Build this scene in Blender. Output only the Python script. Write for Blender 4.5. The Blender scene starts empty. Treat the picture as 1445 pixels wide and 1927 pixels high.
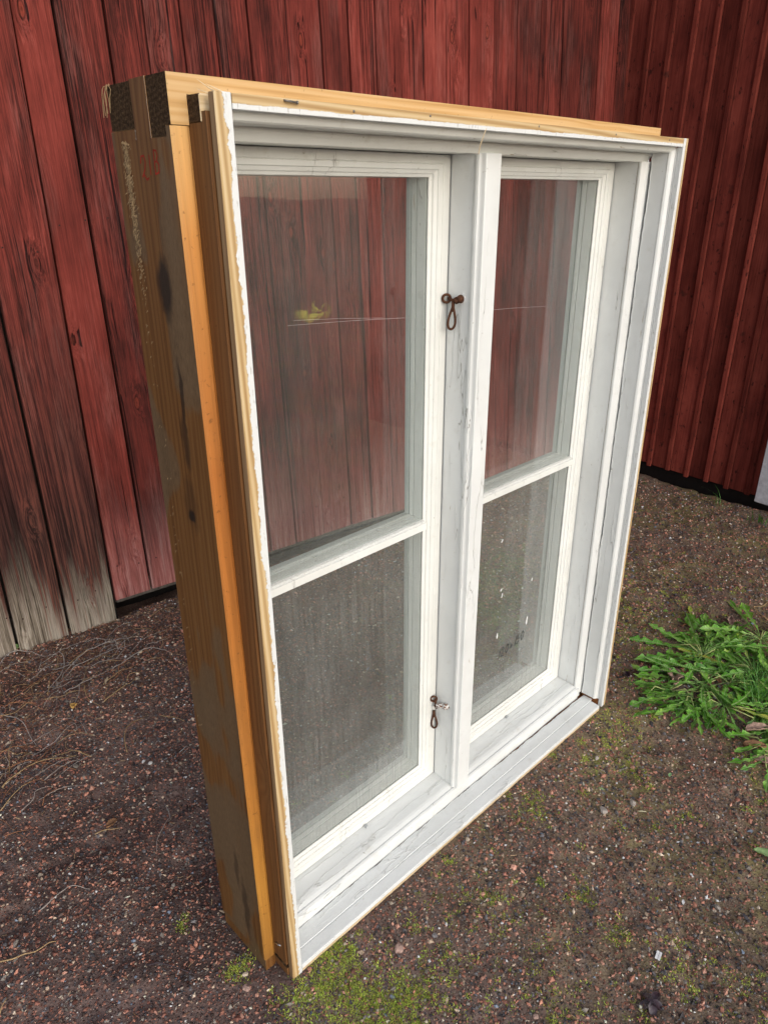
import bpy, bmesh, math, random
import numpy as np
from mathutils import Vector, Matrix
R = math.radians
random.seed(7)
rng = np.random.default_rng(11)
S = bpy.context.scene
col = S.collection

# ------------------------------------------------------------------ camera
cam_d = bpy.data.cameras.new('camera')
cam = bpy.data.objects.new('camera', cam_d); col.objects.link(cam)
yaw, pitch, roll = 0.7677336, 0.4187568, -0.0071472
f = Vector((math.sin(yaw)*math.cos(pitch), math.cos(yaw)*math.cos(pitch), -math.sin(pitch)))
r = Vector((math.cos(yaw), -math.sin(yaw), 0)); u = r.cross(f)
c_, s_ = math.cos(roll), math.sin(roll)
rr = c_*r + s_*u; uu_ = -s_*r + c_*u
M = Matrix((( rr.x, uu_.x, -f.x), (rr.y, uu_.y, -f.y), (rr.z, uu_.z, -f.z))).to_4x4()
M.translation = Vector((-0.490891, -0.771196, 1.394313))
cam.matrix_world = M
cam_d.sensor_fit = 'HORIZONTAL'; cam_d.sensor_width = 36.0
cam_d.lens = 1340.8/1445*36
cam_d.clip_start = 0.02; cam_d.clip_end = 2000
S.camera = cam

# ------------------------------------------------------------------ light
SUN_EL, SUN_AZ = R(23), R(190)      # azimuth measured clockwise from +y: light comes from the front right
world = bpy.data.worlds.new('World'); S.world = world; world.use_nodes = True
wt = world.node_tree; wt.nodes.clear()
sky = wt.nodes.new('ShaderNodeTexSky'); sky.sky_type = 'NISHITA'; sky.sun_disc = False
sky.sun_elevation = SUN_EL; sky.sun_rotation = SUN_AZ; sky.air_density = 1.0; sky.dust_density = 2.0; sky.ozone_density = 1.0
bg = wt.nodes.new('ShaderNodeBackground'); bg.inputs['Strength'].default_value = 0.13
wo = wt.nodes.new('ShaderNodeOutputWorld')
hs = wt.nodes.new('ShaderNodeHueSaturation'); hs.inputs['Saturation'].default_value = 0.65
wt.links.new(sky.outputs[0], hs.inputs['Color']); wt.links.new(hs.outputs[0], bg.inputs[0]); wt.links.new(bg.outputs[0], wo.inputs[0])
sun_d = bpy.data.lights.new('sun', 'SUN'); sun_d.energy = 1.05; sun_d.angle = R(75); sun_d.color = (1.0, 0.99, 0.98)
sun = bpy.data.objects.new('sun', sun_d); col.objects.link(sun)
sd = Vector((math.sin(SUN_AZ)*math.cos(SUN_EL), math.cos(SUN_AZ)*math.cos(SUN_EL), math.sin(SUN_EL)))
sun.rotation_euler = sd.to_track_quat('Z', 'Y').to_euler()
S.view_settings.view_transform = 'Standard'; S.view_settings.look = 'None'
S.view_settings.exposure = 0.60; S.view_settings.gamma = 1.0; S.view_settings.use_curve_mapping = False

# ------------------------------------------------------------------ helpers
def tag(o, label=None, cat=None, group=None, kind=None):
    if label: o['label'] = label
    if cat: o['category'] = cat
    if group: o['group'] = group
    if kind: o['kind'] = kind
    return o
def link(o, parent=None):
    col.objects.link(o)
    if parent is not None: o.parent = parent
    return o
def empty(name, loc=(0,0,0), rz=0):
    o = bpy.data.objects.new(name, None); o.location = loc; o.rotation_euler = (0,0,rz); o.empty_display_size = .05
    return link(o)
def mesh_obj(name, verts, faces, mats=None, parent=None, smooth=False, matidx=None):
    me = bpy.data.meshes.new(name); me.from_pydata([tuple(v) for v in verts], [], faces); me.update()
    o = bpy.data.objects.new(name, me)
    if mats is not None:
        for m in (mats if isinstance(mats, (list, tuple)) else [mats]): me.materials.append(m)
    if smooth:
        for p in me.polygons: p.use_smooth = True
    if matidx: 
        for p in me.polygons: p.material_index = matidx(p)
    return link(o, parent)
def fix_normals(me):
    bm = bmesh.new(); bm.from_mesh(me); bmesh.ops.recalc_face_normals(bm, faces=bm.faces); bm.to_mesh(me); bm.free()
class MB:
    def __init__(s): s.v = []; s.f = []
    def box(s, x0,x1,y0,y1,z0,z1):
        b = len(s.v)
        s.v += [(x0,y0,z0),(x1,y0,z0),(x1,y1,z0),(x0,y1,z0),(x0,y0,z1),(x1,y0,z1),(x1,y1,z1),(x0,y1,z1)]
        s.f += [(b,b+3,b+2,b+1),(b+4,b+5,b+6,b+7),(b,b+1,b+5,b+4),(b+1,b+2,b+6,b+5),(b+2,b+3,b+7,b+6),(b+3,b,b+4,b+7)]
    def loft(s, rings, caps=True):
        b = len(s.v); n = len(rings[0]); m = len(rings)
        for rg in rings: s.v += [tuple(p) for p in rg]
        for i in range(m-1):
            for j in range(n):
                k = (j+1) % n
                s.f.append((b+i*n+j, b+i*n+k, b+(i+1)*n+k, b+(i+1)*n+j))
        if caps:
            s.f.append(tuple(b+j for j in range(n))[::-1]); s.f.append(tuple(b+(m-1)*n+j for j in range(n)))
    def tube(s, pts, rad, n=6, caps=True):
        pts = [Vector(p) for p in pts]; rings = []
        t0 = (pts[1]-pts[0]).normalized()
        a = t0.orthogonal().normalized()
        for i, p in enumerate(pts):
            t = (pts[min(i+1, len(pts)-1)]-pts[max(i-1, 0)]).normalized()
            a = (a - t*a.dot(t)).normalized(); b_ = t.cross(a)
            q = rad(i/(len(pts)-1)) if callable(rad) else rad
            rings.append([p + (a*math.cos(2*math.pi*k/n) + b_*math.sin(2*math.pi*k/n))*q for k in range(n)])
        s.loft(rings, caps)
    def build(s, name, mats, parent=None, smooth=False, bevel=0, matfn=None, seg=1, matrix=None):
        o = mesh_obj(name, s.v, s.f, mats, parent, smooth); fix_normals(o.data)
        if matfn:
            for p in o.data.polygons: p.material_index = matfn(p)
        if bevel:
            md = o.modifiers.new('bevel', 'BEVEL'); md.width = bevel; md.segments = seg; md.limit_method = 'ANGLE'; md.angle_limit = R(35)
        if matrix is not None: o.matrix_world = matrix
        return o
def tint(o, v): o['tone'] = float(v); return o

# numpy value noise
_T = rng.random((256,256))
def vnoise(x, y):
    xi = np.floor(x).astype(int); yi = np.floor(y).astype(int); fx = x-xi; fy = y-yi
    fx = fx*fx*(3-2*fx); fy = fy*fy*(3-2*fy)
    a = _T[xi%256, yi%256]; b = _T[(xi+1)%256, yi%256]; c = _T[xi%256, (yi+1)%256]; d = _T[(xi+1)%256, (yi+1)%256]
    return (a*(1-fx)+b*fx)*(1-fy)+(c*(1-fx)+d*fx)*fy - .5
def ground_h(x, y):
    x = np.asarray(x, float); y = np.asarray(y, float)
    h = vnoise(x*1.7+9, y*1.7+4)*.022 + vnoise(x*6+3, y*6+8)*.014 + vnoise(x*18, y*18)*.010 + vnoise(x*45, y*45)*.006 + vnoise(x*100+5, y*100)*.003
    # cracks and little channels in the crust
    cr = np.abs(vnoise(x*2.6+30+vnoise(x*12,y*12)*.5, y*2.6+17+vnoise(x*12+7,y*12+3)*.5))
    h -= np.clip(1-cr/.022, 0, 1)*.012*(vnoise(x*1.3+2, y*1.3+5) > .0)
    # hollow under the planks
    wd = (y-1.515)-(x-.26)*math.tan(R(-7)); h = h-.055*np.clip((wd+.005)/.03, 0, 1)*(x > .33)
    wr = x-(3.05+(y-.66)*.105); h = h-.05*np.clip((wr+.02)/.03, 0, 1)
    # calm under the window and along its edge
    dx = np.maximum(np.maximum(-.05-x, x-1.2), 0); dy = np.maximum(np.maximum(-.03-y, y-.22), 0)
    k = np.clip(np.hypot(dx, dy)/.12, 0, 1)
    return h*k + .0012*(1-k) - .001
def gz(x, y): return float(ground_h(np.array([x]), np.array([y]))[0])

# ------------------------------------------------------------------ node helper
class NT:
    def __init__(s, name):
        s.m = bpy.data.materials.new(name); s.m.use_nodes = True; s.t = s.m.node_tree; s.t.nodes.clear()
        s.out = s.t.nodes.new('ShaderNodeOutputMaterial')
    def n(s, typ, **kw):
        nd = s.t.nodes.new('ShaderNode'+typ)
        for k, v in kw.items():
            if k.startswith('_'): setattr(nd, k[1:], v)
            else:
                key = int(k[1:]) if (k[0] == 'i' and k[1:].isdigit()) else k.replace('__', ' ')
                s.set(nd.inputs[key], v)
        return nd
    def set(s, inp, v):
        if isinstance(v, bpy.types.NodeSocket): s.t.links.new(v, inp)
        elif isinstance(v, bpy.types.Node): s.t.links.new(v.outputs[0], inp)
        else:
            if isinstance(v, (tuple, list)) and len(v) == 3 and inp.type == 'RGBA': v = (*v, 1)
            inp.default_value = v
    def math(s, op, a, b=None, c=None, clamp=False):
        nd = s.t.nodes.new('ShaderNodeMath'); nd.operation = op; nd.use_clamp = clamp
        for i, v in enumerate((a, b, c)):
            if v is not None: s.set(nd.inputs[i], v)
        return nd.outputs[0]
    def ramp(s, fac, stops, interp='LINEAR'):
        nd = s.t.nodes.new('ShaderNodeValToRGB'); cr = nd.color_ramp; cr.interpolation = interp
        while len(cr.elements) > 1: cr.elements.remove(cr.elements[-1])
        cr.elements[0].position = stops[0][0]; cr.elements[0].color = col4(stops[0][1])
        for p, c in stops[1:]:
            e = cr.elements.new(p); e.color = col4(c)
        s.set(nd.inputs[0], fac); return nd.outputs[0]
    def lin(s, v, a, b, x=0., y=1.):
        nd = s.t.nodes.new('ShaderNodeMapRange'); s.set(nd.inputs[0], v)
        for i, q in enumerate((a, b, x, y)): nd.inputs[1+i].default_value = q
        return nd.outputs[0]
    def mix(s, fac, a, b, blend='MIX'):
        nd = s.t.nodes.new('ShaderNodeMix'); nd.data_type = 'RGBA'; nd.blend_type = blend
        s.set(nd.inputs[0], fac); s.set(nd.inputs[6], a if not isinstance(a, tuple) else col4(a)); s.set(nd.inputs[7], b if not isinstance(b, tuple) else col4(b))
        return nd.outputs[2]
    def noise(s, vec, scale, detail=4, rough=.55, dist=0):
        nd = s.n('TexNoise', Vector=vec, Scale=scale, Detail=detail, Roughness=rough, Distortion=dist); return nd.outputs[0]
    def coords(s, scale=(1,1,1), rnd=True):
        tc = s.n('TexCoord'); v = tc.outputs['Object']
        if rnd:
            oi = s.n('ObjectInfo')
            w = s.n('VectorMath', _operation='MULTIPLY_ADD', i0=oi.outputs['Random'], i1=(37.1, 11.3, 53.7), i2=v); v = w.outputs[0]
        mp = s.n('VectorMath', _operation='MULTIPLY', i0=v, i1=scale); return v, mp.outputs[0]
    def mul(s, v, scale): return s.n('VectorMath', _operation='MULTIPLY', i0=v, i1=scale).outputs[0]
    def finish(s, color, rough=.7, bump=None, bstr=.3, bdist=.002, spec=.3, coat=0, normal=None):
        b = s.n('BsdfPrincipled'); s.set(b.inputs['Base Color'], color); s.set(b.inputs['Roughness'], rough)
        b.inputs['Specular IOR Level'].default_value = spec; b.inputs['Coat Weight'].default_value = coat
        if bump is not None:
            bp = s.n('Bump', Height=bump, Strength=bstr, Distance=bdist); s.t.links.new(bp.outputs[0], b.inputs['Normal'])
        s.t.links.new(b.outputs[0], s.out.inputs[0]); s.bsdf = b; return s.m
def col4(c): return (c, c, c, 1) if isinstance(c, (int, float)) else (*c, 1) if len(c) == 3 else c

def grain_field(T, axis='z', knots=True, kscale=(7, 7, 2.2), kdens=.35):
    """wood grain running along axis: returns (coords, broad streaks, fine fibres, knot mask)"""
    st = {'z': (1, 1, .022), 'x': (.022, 1, 1), 'y': (1, .022, 1)}[axis]
    v, _ = T.coords()
    mask = 0.0; vv = v
    if knots:
        kv = {'z': kscale, 'x': (kscale[2], kscale[0], kscale[0]), 'y': (kscale[0], kscale[2], kscale[0])}[axis]
        k = T.mul(v, kv)
        vo = T.n('TexVoronoi', Vector=k, Scale=1.0, Randomness=1.0)
        sel = T.math('LESS_THAN', T.n('SeparateColor', Color=vo.outputs['Color']).outputs[0], kdens)
        d = vo.outputs['Distance']
        g = T.math('MULTIPLY', T.math('POWER', 2.718, T.math('MULTIPLY', T.math('MULTIPLY', d, d), -26.0)), sel)
        mask = T.math('MULTIPLY', T.math('SUBTRACT', 1.0, T.math('DIVIDE', T.math('ADD', d, T.math('MULTIPLY', T.noise(v, 60), .05)), .15), clamp=True), sel)
        off = T.n('CombineXYZ', X=T.math('MULTIPLY', g, .022), Y=T.math('MULTIPLY', g, .022), Z=T.math('MULTIPLY', g, .022)).outputs[0]
        vv = T.n('VectorMath', _operation='ADD', i0=v, i1=off).outputs[0]
    wob = T.n('VectorMath', _operation='MULTIPLY_ADD', i0=T.n('TexNoise', Vector=v, Scale=2.2, Detail=1).outputs[1], i1=(.007,.007,.007), i2=vv).outputs[0]
    sv = T.mul(wob, st)
    streak = T.noise(sv, 22, 4, .6)
    fib = T.noise(sv, 130, 5, .7)
    fine = T.noise(T.mul(wob, tuple(.3*a if a < 1 else a for a in st)), 330, 3, .7)
    return v, streak, fib, fine, mask, wob

# ------------------------------------------------------------------ materials
def mat_red_weathered(name, low_grey=False, pink=1.0):
    T = NT(name); v, st, fb, fn, km, wob = grain_field(T, 'z', kscale=(10, 10, 4.0), kdens=.8)
    oi = T.n('ObjectInfo').outputs['Random']; z = T.n('SeparateXYZ', Vector=T.n('TexCoord').outputs['Object']).outputs[2]
    bl = T.math('ADD', .20, T.math('MULTIPLY', T.noise(T.mul(v, (1, 1, .3)), 8, 4, .65), .62))
    f1 = T.noise(T.mul(wob, (1, 1, .016)), 150, 3, .6)
    f2 = T.noise(T.mul(wob, (1, 1, .03)), 330, 3, .8)
    sm = T.ramp(T.noise(T.mul(v, (1, 1, .25)), 5, 2, .5), [(.40, 0.), (.60, 1.)])      # where the grain stands open and where paint still covers it
    fine_ = T.math('ADD', T.math('MULTIPLY', T.math('SUBTRACT', f1, .5), 1.15), T.math('MULTIPLY', T.math('SUBTRACT', f2, .5), 1.3))
    t = T.math('ADD', bl, T.math('MULTIPLY', fine_, T.lin(sm, 0., 1., .25, .62)))
    t = T.math('ADD', t, T.math('MULTIPLY', T.math('SUBTRACT', oi, .5), .20))
    if low_grey: t = T.math('SUBTRACT', t, T.lin(z, .3, 1.5, .10, .03))
    base = T.ramp(t, [(.22, (.018,.008,.007)), (.35, (.060,.016,.013)), (.47, (.125,.026,.020)), (.60, (.195,.038,.029)), (.73, (.28*pink,.062,.047)), (.88, (.35*pink,.12,.095))])
    ck = T.ramp(T.noise(T.mul(wob, (1, 1, .010)), 105, 1, .5), [(.300, 1.), (.330, 0.)])
    base = T.mix(T.math('MULTIPLY', ck, .9), base, (.010,.005,.005))
    gw = T.math('MULTIPLY', T.ramp(T.noise(T.mul(v, (1, 1, .2)), 11, 3, .6), [(.50, 0.), (.66, 1.)]), T.ramp(f2, [(.42, 0.), (.60, 1.)]))
    base = T.mix(T.math('MULTIPLY', gw, .28), base, (.24,.14,.125))
    base = T.mix(T.math('MULTIPLY', km, .75), base, (.32,.060,.034))
    base = T.mix(T.math('MULTIPLY', T.ramp(km, [(.08, 0.), (.22, 1.), (.40, .1), (.62, .1), (.8, .9)]), .7), base, (.020,.008,.007))
    g1 = T.math('ADD', T.math('MULTIPLY', st, .35), T.math('ADD', T.math('MULTIPLY', f1, .45), T.math('MULTIPLY', f2, .25)))
    if low_grey:
        q = T.math('ADD', z, T.math('ADD', T.math('MULTIPLY', T.math('SUBTRACT', f1, .5), .55), T.math('MULTIPLY', T.math('SUBTRACT', st, .5), .9)))
        gm = T.ramp(q, [(.0, 1.), (.22, .0)]); gm2 = T.lin(q, .3, 1.35, .88, .0)
        grey = T.ramp(g1, [(.38, (.035,.026,.020)), (.47, (.19,.155,.12)), (.56, (.42,.37,.31)), (.66, (.52,.44,.33))])
        dark = T.ramp(g1, [(.40, (.010,.006,.006)), (.50, (.040,.020,.017)), (.60, (.13,.055,.040))])
        base = T.mix(gm2, base, dark); base = T.mix(gm, base, grey)
    else:
        q = T.math('ADD', z, T.math('MULTIPLY', T.math('SUBTRACT', f1, .5), .5))
        gm = T.ramp(q, [(.00, .8), (.40, 0.)])
        base = T.mix(gm, base, T.ramp(g1, [(.40, (.12,.042,.040)), (.52, (.34,.12,.11)), (.64, (.52,.32,.30))]))
    h = T.math('ADD', T.math('SUBTRACT', T.math('MULTIPLY', T.math('ADD', f1, f2), .6), T.math('MULTIPLY', ck, .7)), T.math('MULTIPLY', km, .8))
    return T.finish(base, .85, h, .9, .005, .08)
def mat_red_fresh():
    T = NT('falu_red_paint'); v, st, fb, fn, km, wob = grain_field(T, 'z', kscale=(8, 8, 3), kdens=.25)
    bl = T.noise(T.mul(v, (1, 1, .5)), 9, 4, .6)
    base = T.ramp(T.math('ADD', T.math('MULTIPLY', bl, .6), T.math('MULTIPLY', fb, .5)), [(.38, (.085,.018,.014)), (.52, (.155,.031,.022)), (.68, (.235,.052,.036))])
    sp = T.ramp(T.noise(T.mul(v, (1, 1, .5)), 60, 3, .6), [(.62, 0.), (.70, 1.)])
    base = T.mix(T.math('MULTIPLY', sp, .75), base, (.018,.009,.008))
    oi = T.n('ObjectInfo').outputs['Random']; base = T.mix(1.0, base, T.ramp(T.math('ADD', T.math('MULTIPLY', oi, .5), T.math('MULTIPLY', T.noise(T.mul(v, (1,1,.25)), 4, 3, .6), .6)), [(.3, .65), (.55, 1.0), (.8, 1.4)]), 'MULTIPLY')
    bb = T.ramp(T.noise(v, 14, 4, .6), [(.64, 0.), (.72, 1.)])
    base = T.mix(T.math('MULTIPLY', bb, .6), base, (.03,.016,.013))
    base = T.mix(T.math('MULTIPLY', km, .7), base, (.02,.010,.009))
    h = T.math('ADD', T.math('MULTIPLY', fb, .5), T.math('MULTIPLY', T.noise(v, 220, 3), .4))
    return T.finish(base, .88, h, .8, .003, .06)
def mat_pine(name, c0, c1, c2, axis='z', rough=.5, spec=.35, bstr=.25, knots=True, kd=.25, patches=None, dots=0, spots=None):
    T = NT(name); v, st, fb, fn, km, wob = grain_field(T, axis, knots=knots, kscale=(10, 10, 3.5), kdens=kd)
    stx = {'z': (1,1,.02), 'x': (.02,1,1), 'y': (1,.02,1)}[axis]
    w = T.n('TexWave', Vector=T.mul(wob, (1, 1, 1) if False else stx), Scale=52, Distortion=7.0, Detail=3, Detail__Scale=1.6, _wave_type='BANDS', _bands_direction='DIAGONAL').outputs[1]
    t = T.math('ADD', T.math('MULTIPLY', w, .22), T.math('ADD', T.math('MULTIPLY', st, .42), T.math('MULTIPLY', fb, .45)))
    base = T.ramp(t, [(.32, c0), (.5, c1), (.8, c2)])
    if knots: base = T.mix(T.math('MULTIPLY', km, .85), base, tuple(.22*a for a in c0))
    if patches:
        pm = T.ramp(T.math('ADD', T.noise(T.mul(v, (1.3, 1.6, .7)), 6, 2, .5), T.math('MULTIPLY', T.math('SUBTRACT', fb, .5), .10)), [(.535, 0.), (.56, .75), (.62, 1.)])
        pc = T.ramp(T.math('ADD', T.noise(T.mul(v, (1, 3, .3)), 240, 3, .7), T.math('MULTIPLY', T.math('SUBTRACT', st, .5), .4)), [(.3, patches[0]), (.7, patches[1])])
        base = T.mix(pm, base, pc)
        fb = T.math('ADD', fb, T.math('MULTIPLY', pm, T.noise(T.mul(v, (1, 2, .5)), 260, 3, .7)))
    if spots:
        ob = T.n('TexCoord').outputs['Object']; sp_ = T.n('SeparateXYZ', Vector=T.n('VectorMath', _operation='MULTIPLY_ADD', i0=T.n('TexNoise', Vector=ob, Scale=25, Detail=3).outputs[1], i1=(0,.02,.05), i2=ob).outputs[0])
        for (sy, sz, ry, rz, am) in spots:
            dy = T.math('DIVIDE', T.math('SUBTRACT', sp_.outputs[1], sy+.01), ry); dz = T.math('DIVIDE', T.math('SUBTRACT', sp_.outputs[2], sz+.025), rz)
            dd = T.math('SQRT', T.math('ADD', T.math('MULTIPLY', dy, dy), T.math('MULTIPLY', dz, dz)))
            base = T.mix(T.math('MULTIPLY', T.lin(dd, 1.0, .55), am), base, (.016,.010,.006))
    if dots:
        dm = T.ramp(T.noise(v, 180, 2, .5), [(.70, 0.), (.76, 1.)]); base = T.mix(T.math('MULTIPLY', dm, dots), base, tuple(.25*a for a in c0))
    return T.finish(base, rough, T.math('ADD', T.math('MULTIPLY', fb, .6), T.math('MULTIPLY', fn, .3)), bstr, .0015, spec)
def mat_strip():
    T = NT('orange_varnished_pine'); v, st, fb, fn, km, wob = grain_field(T, 'z', knots=False)
    z = T.n('SeparateXYZ', Vector=T.n('TexCoord').outputs['Object']).outputs[2]
    a_ = T.ramp(T.math('ADD', T.math('DIVIDE', z, 1.6), T.math('MULTIPLY', T.math('SUBTRACT', T.noise(v, 4, 2), .5), .25)), [(.0, (.30,.14,.035)), (.10, (.52,.24,.045)), (.35, (.47,.185,.040)), (.6, (.42,.145,.032)), (.8, (.55,.24,.06)), (.93, (.62,.36,.13))])
    k = T.ramp(T.math('ADD', T.math('MULTIPLY', fb, .6), T.math('MULTIPLY', st, .4)), [(.3, .55), (.5, .92), (.7, 1.15)])
    base = T.mix(1.0, a_, k, 'MULTIPLY')
    dm = T.ramp(T.noise(v, 140, 3, .6), [(.64, 0.), (.72, 1.)]); base = T.mix(T.math('MULTIPLY', dm, .6), base, (.12,.05,.015))
    bm_ = T.ramp(T.noise(T.mul(v, (1,1,.3)), 18, 3, .6), [(.56, 0.), (.72, 1.)]); base = T.mix(T.math('MULTIPLY', bm_, .45), base, (.25,.11,.03))
    return T.finish(base, .42, fb, .3, .0015, .4)
def white_color(T, v, dirt=.5, topdust=0., warm=0.):
    n1 = T.noise(v, 6, 4, .6)
    base = T.ramp(n1, [(.3, (.64+.02*warm,.655,.645-.05*warm)), (.7, (.73+.02*warm,.75,.745-.05*warm))])
    sp = T.ramp(T.noise(v, 120, 3, .6), [(.70, 0.), (.755, 1.)])
    base = T.mix(T.math('MULTIPLY', sp, dirt), base, (.22,.19,.13))
    sp2 = T.ramp(T.noise(v, 34, 4, .65), [(.60, 0.), (.74, 1.)])
    base = T.mix(T.math('MULTIPLY', sp2, dirt*.35), base, (.42,.39,.31))
    if topdust:
        nz = T.n('SeparateXYZ', Vector=T.n('NewGeometry').outputs['Normal']).outputs[2]
        up = T.ramp(nz, [(.25, 0.), (.8, 1.)])
        g = T.ramp(T.noise(v, 420, 4, .8), [(.38, 0.), (.66, 1.)])
        base = T.mix(T.math('MULTIPLY', T.math('MULTIPLY', up, g), topdust), base, (.36,.34,.29))
    return base
def mat_white(name, dirt=.5, topdust=0., warm=0., rough=.42, dim=1., axis='z', wear=.6):
    T = NT(name); v, _ = T.coords()
    base = white_color(T, v, dirt, topdust, warm)
    if dim != 1.: base = T.mix(1.0, base, (dim, dim, dim), 'MULTIPLY')
    st = {'z': (1, 1, .06), 'x': (.06, 1, 1)}[axis]; st2 = {'z': (1, 1, .12), 'x': (.12, 1, 1)}[axis]
    br = T.noise(T.mul(v, st), 260, 2, .5)
    wv = T.n('VectorMath', _operation='MULTIPLY_ADD', i0=T.n('TexNoise', Vector=v, Scale=40, Detail=3).outputs[1], i1=(.006,.006,.006), i2=v).outputs[0]
    rd = T.math('ABSOLUTE', T.math('SUBTRACT', T.noise(T.mul(wv, st2), 42, 2, .5), .5))
    area = T.ramp(T.noise(T.mul(v, st2), 16, 3, .6), [(.56, 0.), (.60, 1.)])
    cr = T.math('MULTIPLY', T.ramp(rd, [(.002, 1.), (.007, .0)]), area)
    base = T.mix(T.math('MULTIPLY', cr, wear), base, (.10,.075,.05))
    lip = T.math('MULTIPLY', T.ramp(rd, [(.0, .0), (.012, 1.), (.04, 0.)]), area)
    chip = T.ramp(T.noise(T.mul(wv, st2), 75, 3, .6), [(.715, 0.), (.735, 1.)])
    base = T.mix(T.math('MULTIPLY', chip, wear*.9), base, (.36,.27,.17))
    stn = T.ramp(T.noise(T.mul(v, st2), 9, 4, .65), [(.52, 0.), (.75, 1.)])
    base = T.mix(T.math('MULTIPLY', stn, .16*dirt), base, (.50,.47,.38))
    lump = T.noise(v, 45, 3, .5)
    h = T.math('ADD', T.math('ADD', T.math('MULTIPLY', br, .15), T.math('MULTIPLY', lump, .5)), T.math('SUBTRACT', T.math('MULTIPLY', lip, .8), T.math('ADD', cr, chip)))
    return T.finish(base, rough, h, .45, .0025, .45)
def mat_stripped(name, comp, edge, amp, sign, wood_axis='z'):
    """bare pine with old white paint left along one edge; comp = object coordinate that crosses the board"""
    T = NT(name); v, st, fb, fn, km, wob = grain_field(T, wood_axis, knots=False)
    tc = T.n('TexCoord').outputs['Object']; c = T.n('SeparateXYZ', Vector=tc).outputs[comp]
    stx = {'z': (1,1,.03), 'x': (.03,1,1)}[wood_axis]
    w = T.n('TexWave', Vector=T.mul(wob, stx), Scale=60, Distortion=4, Detail=2, _wave_type='BANDS', _bands_direction='DIAGONAL').outputs[1]
    wood = T.ramp(T.math('ADD', T.math('MULTIPLY', w, .4), T.math('MULTIPLY', fb, .6)), [(.2, (.34,.20,.08)), (.5, (.50,.35,.17)), (.8, (.62,.48,.29))])
    n = T.math('ADD', T.math('MULTIPLY', T.math('SUBTRACT', T.noise(tc, 9, 3, .6), .5), amp*1.6), T.math('MULTIPLY', T.math('SUBTRACT', T.noise(tc, 75, 5, .7), .5), amp*1.2))
    d = T.math('MULTIPLY', T.math('ADD', T.math('SUBTRACT', c, edge), n), sign)
    m = T.ramp(T.math('MULTIPLY', d, 400.0), [(.0, 0.), (.35, 1.)])
    chips = T.ramp(T.noise(T.mul(tc, (1.5, 1.5, .35)), 160, 3, .6), [(.60, 0.), (.66, 1.)])
    paint = T.mix(T.math('MULTIPLY', chips, .55), (.66,.675,.67), (.34,.32,.29))
    base = T.mix(m, wood, paint)
    h = T.math('ADD', T.math('MULTIPLY', m, 1.0), T.math('MULTIPLY', T.noise(T.mul(tc, (1, 1, .4)), 150, 4, .7), T.math('ADD', .15, T.math('MULTIPLY', m, .9))))
    return T.finish(base, .55, h, .6, .0015, .35)
def mat_simple(name, c, rough=.6, spec=.3, metal=0, nscale=60, var=.35, bump=.2):
    T = NT(name); v, _ = T.coords()
    n = T.noise(v, nscale, 4, .6)
    base = T.ramp(n, [(.25, tuple(a*(1-var) for a in c)), (.75, tuple(min(1, a*(1+var)) for a in c))])
    m = T.finish(base, rough, n, bump, .002, spec); T.bsdf.inputs['Metallic'].default_value = metal; return m
def mat_glass():
    T = NT('window_glass')
    g = T.n('NewGeometry'); tc = T.n('TexCoord').outputs['Object']; sx = T.n('SeparateXYZ', Vector=tc)
    dt = T.n('VectorMath', _operation='DOT_PRODUCT', i0=g.outputs['Normal'], i1=g.outputs['Incoming']).outputs['Value']
    c = T.math('ABSOLUTE', dt)
    fr = T.math('ADD', .043, T.math('MULTIPLY', .957, T.math('POWER', T.math('SUBTRACT', 1.0, c), 4.2)))
    tr = T.n('BsdfTransparent', Color=(.955,.975,.965)); gl = T.n('BsdfGlossy', Roughness=.012, Color=(1,1,1))
    wav = T.n('Bump', Height=T.noise(tc, 5, 1, .4), Strength=.12, Distance=.01); T.t.links.new(wav.outputs[0], gl.inputs['Normal'])
    m1 = T.n('MixShader'); T.set(m1.inputs[0], fr); T.t.links.new(tr.outputs[0], m1.inputs[1]); T.t.links.new(gl.outputs[0], m1.inputs[2])
    # dust: a thin veil, thicker at the foot of the pane, washed into vertical streaks
    z = sx.outputs[2]
    low = T.ramp(z, [(.0, 1.), (.10, .35), (.45, .08), (1., .0)])
    strk = T.ramp(T.noise(T.mul(tc, (1, 1, .03)), 210, 3, .6), [(.42, 0.), (.72, 1.)])
    clo = T.ramp(T.noise(tc, 5, 4, .6), [(.35, 0.), (.75, 1.)])
    fg = T.ramp(T.noise(tc, 480, 2, .7), [(.5, .4), (.75, 1.)])
    oi = T.n('ObjectInfo').outputs['Color']; am = T.n('SeparateColor', Color=oi).outputs[0]
    d = T.math('ADD', T.math('ADD', .004, T.math('MULTIPLY', clo, .022)), T.math('ADD', T.math('MULTIPLY', T.math('MULTIPLY', low, am), T.math('ADD', .10, T.math('MULTIPLY', T.math('MULTIPLY', strk, clo), .50))), T.math('MULTIPLY', T.math('ADD', T.math('MULTIPLY', T.math('MULTIPLY', strk, clo), am), T.math('MULTIPLY', am, .30)), .24)))
    d = T.math('MULTIPLY', d, fg)
    df = T.n('BsdfDiffuse', Color=(.55,.55,.53))
    m2 = T.n('MixShader'); T.set(m2.inputs[0], d); T.t.links.new(m1.outputs[0], m2.inputs[1]); T.t.links.new(df.outputs[0], m2.inputs[2])
    T.t.links.new(m2.outputs[0], T.out.inputs[0]); return T.m
def mat_attr(name, rough=.6, spec=.35, bump=0, trans=0):
    T = NT(name); a = T.n('Attribute', _attribute_name='tone'); v, _ = T.coords(rnd=False)
    n = T.noise(v, 420, 3, .6)
    c = T.mix(1.0, a.outputs['Color'], T.ramp(n, [(.25, .65), (.75, 1.25)]), 'MULTIPLY')
    return T.finish(c, rough, n, .3, .001, spec)
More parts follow.
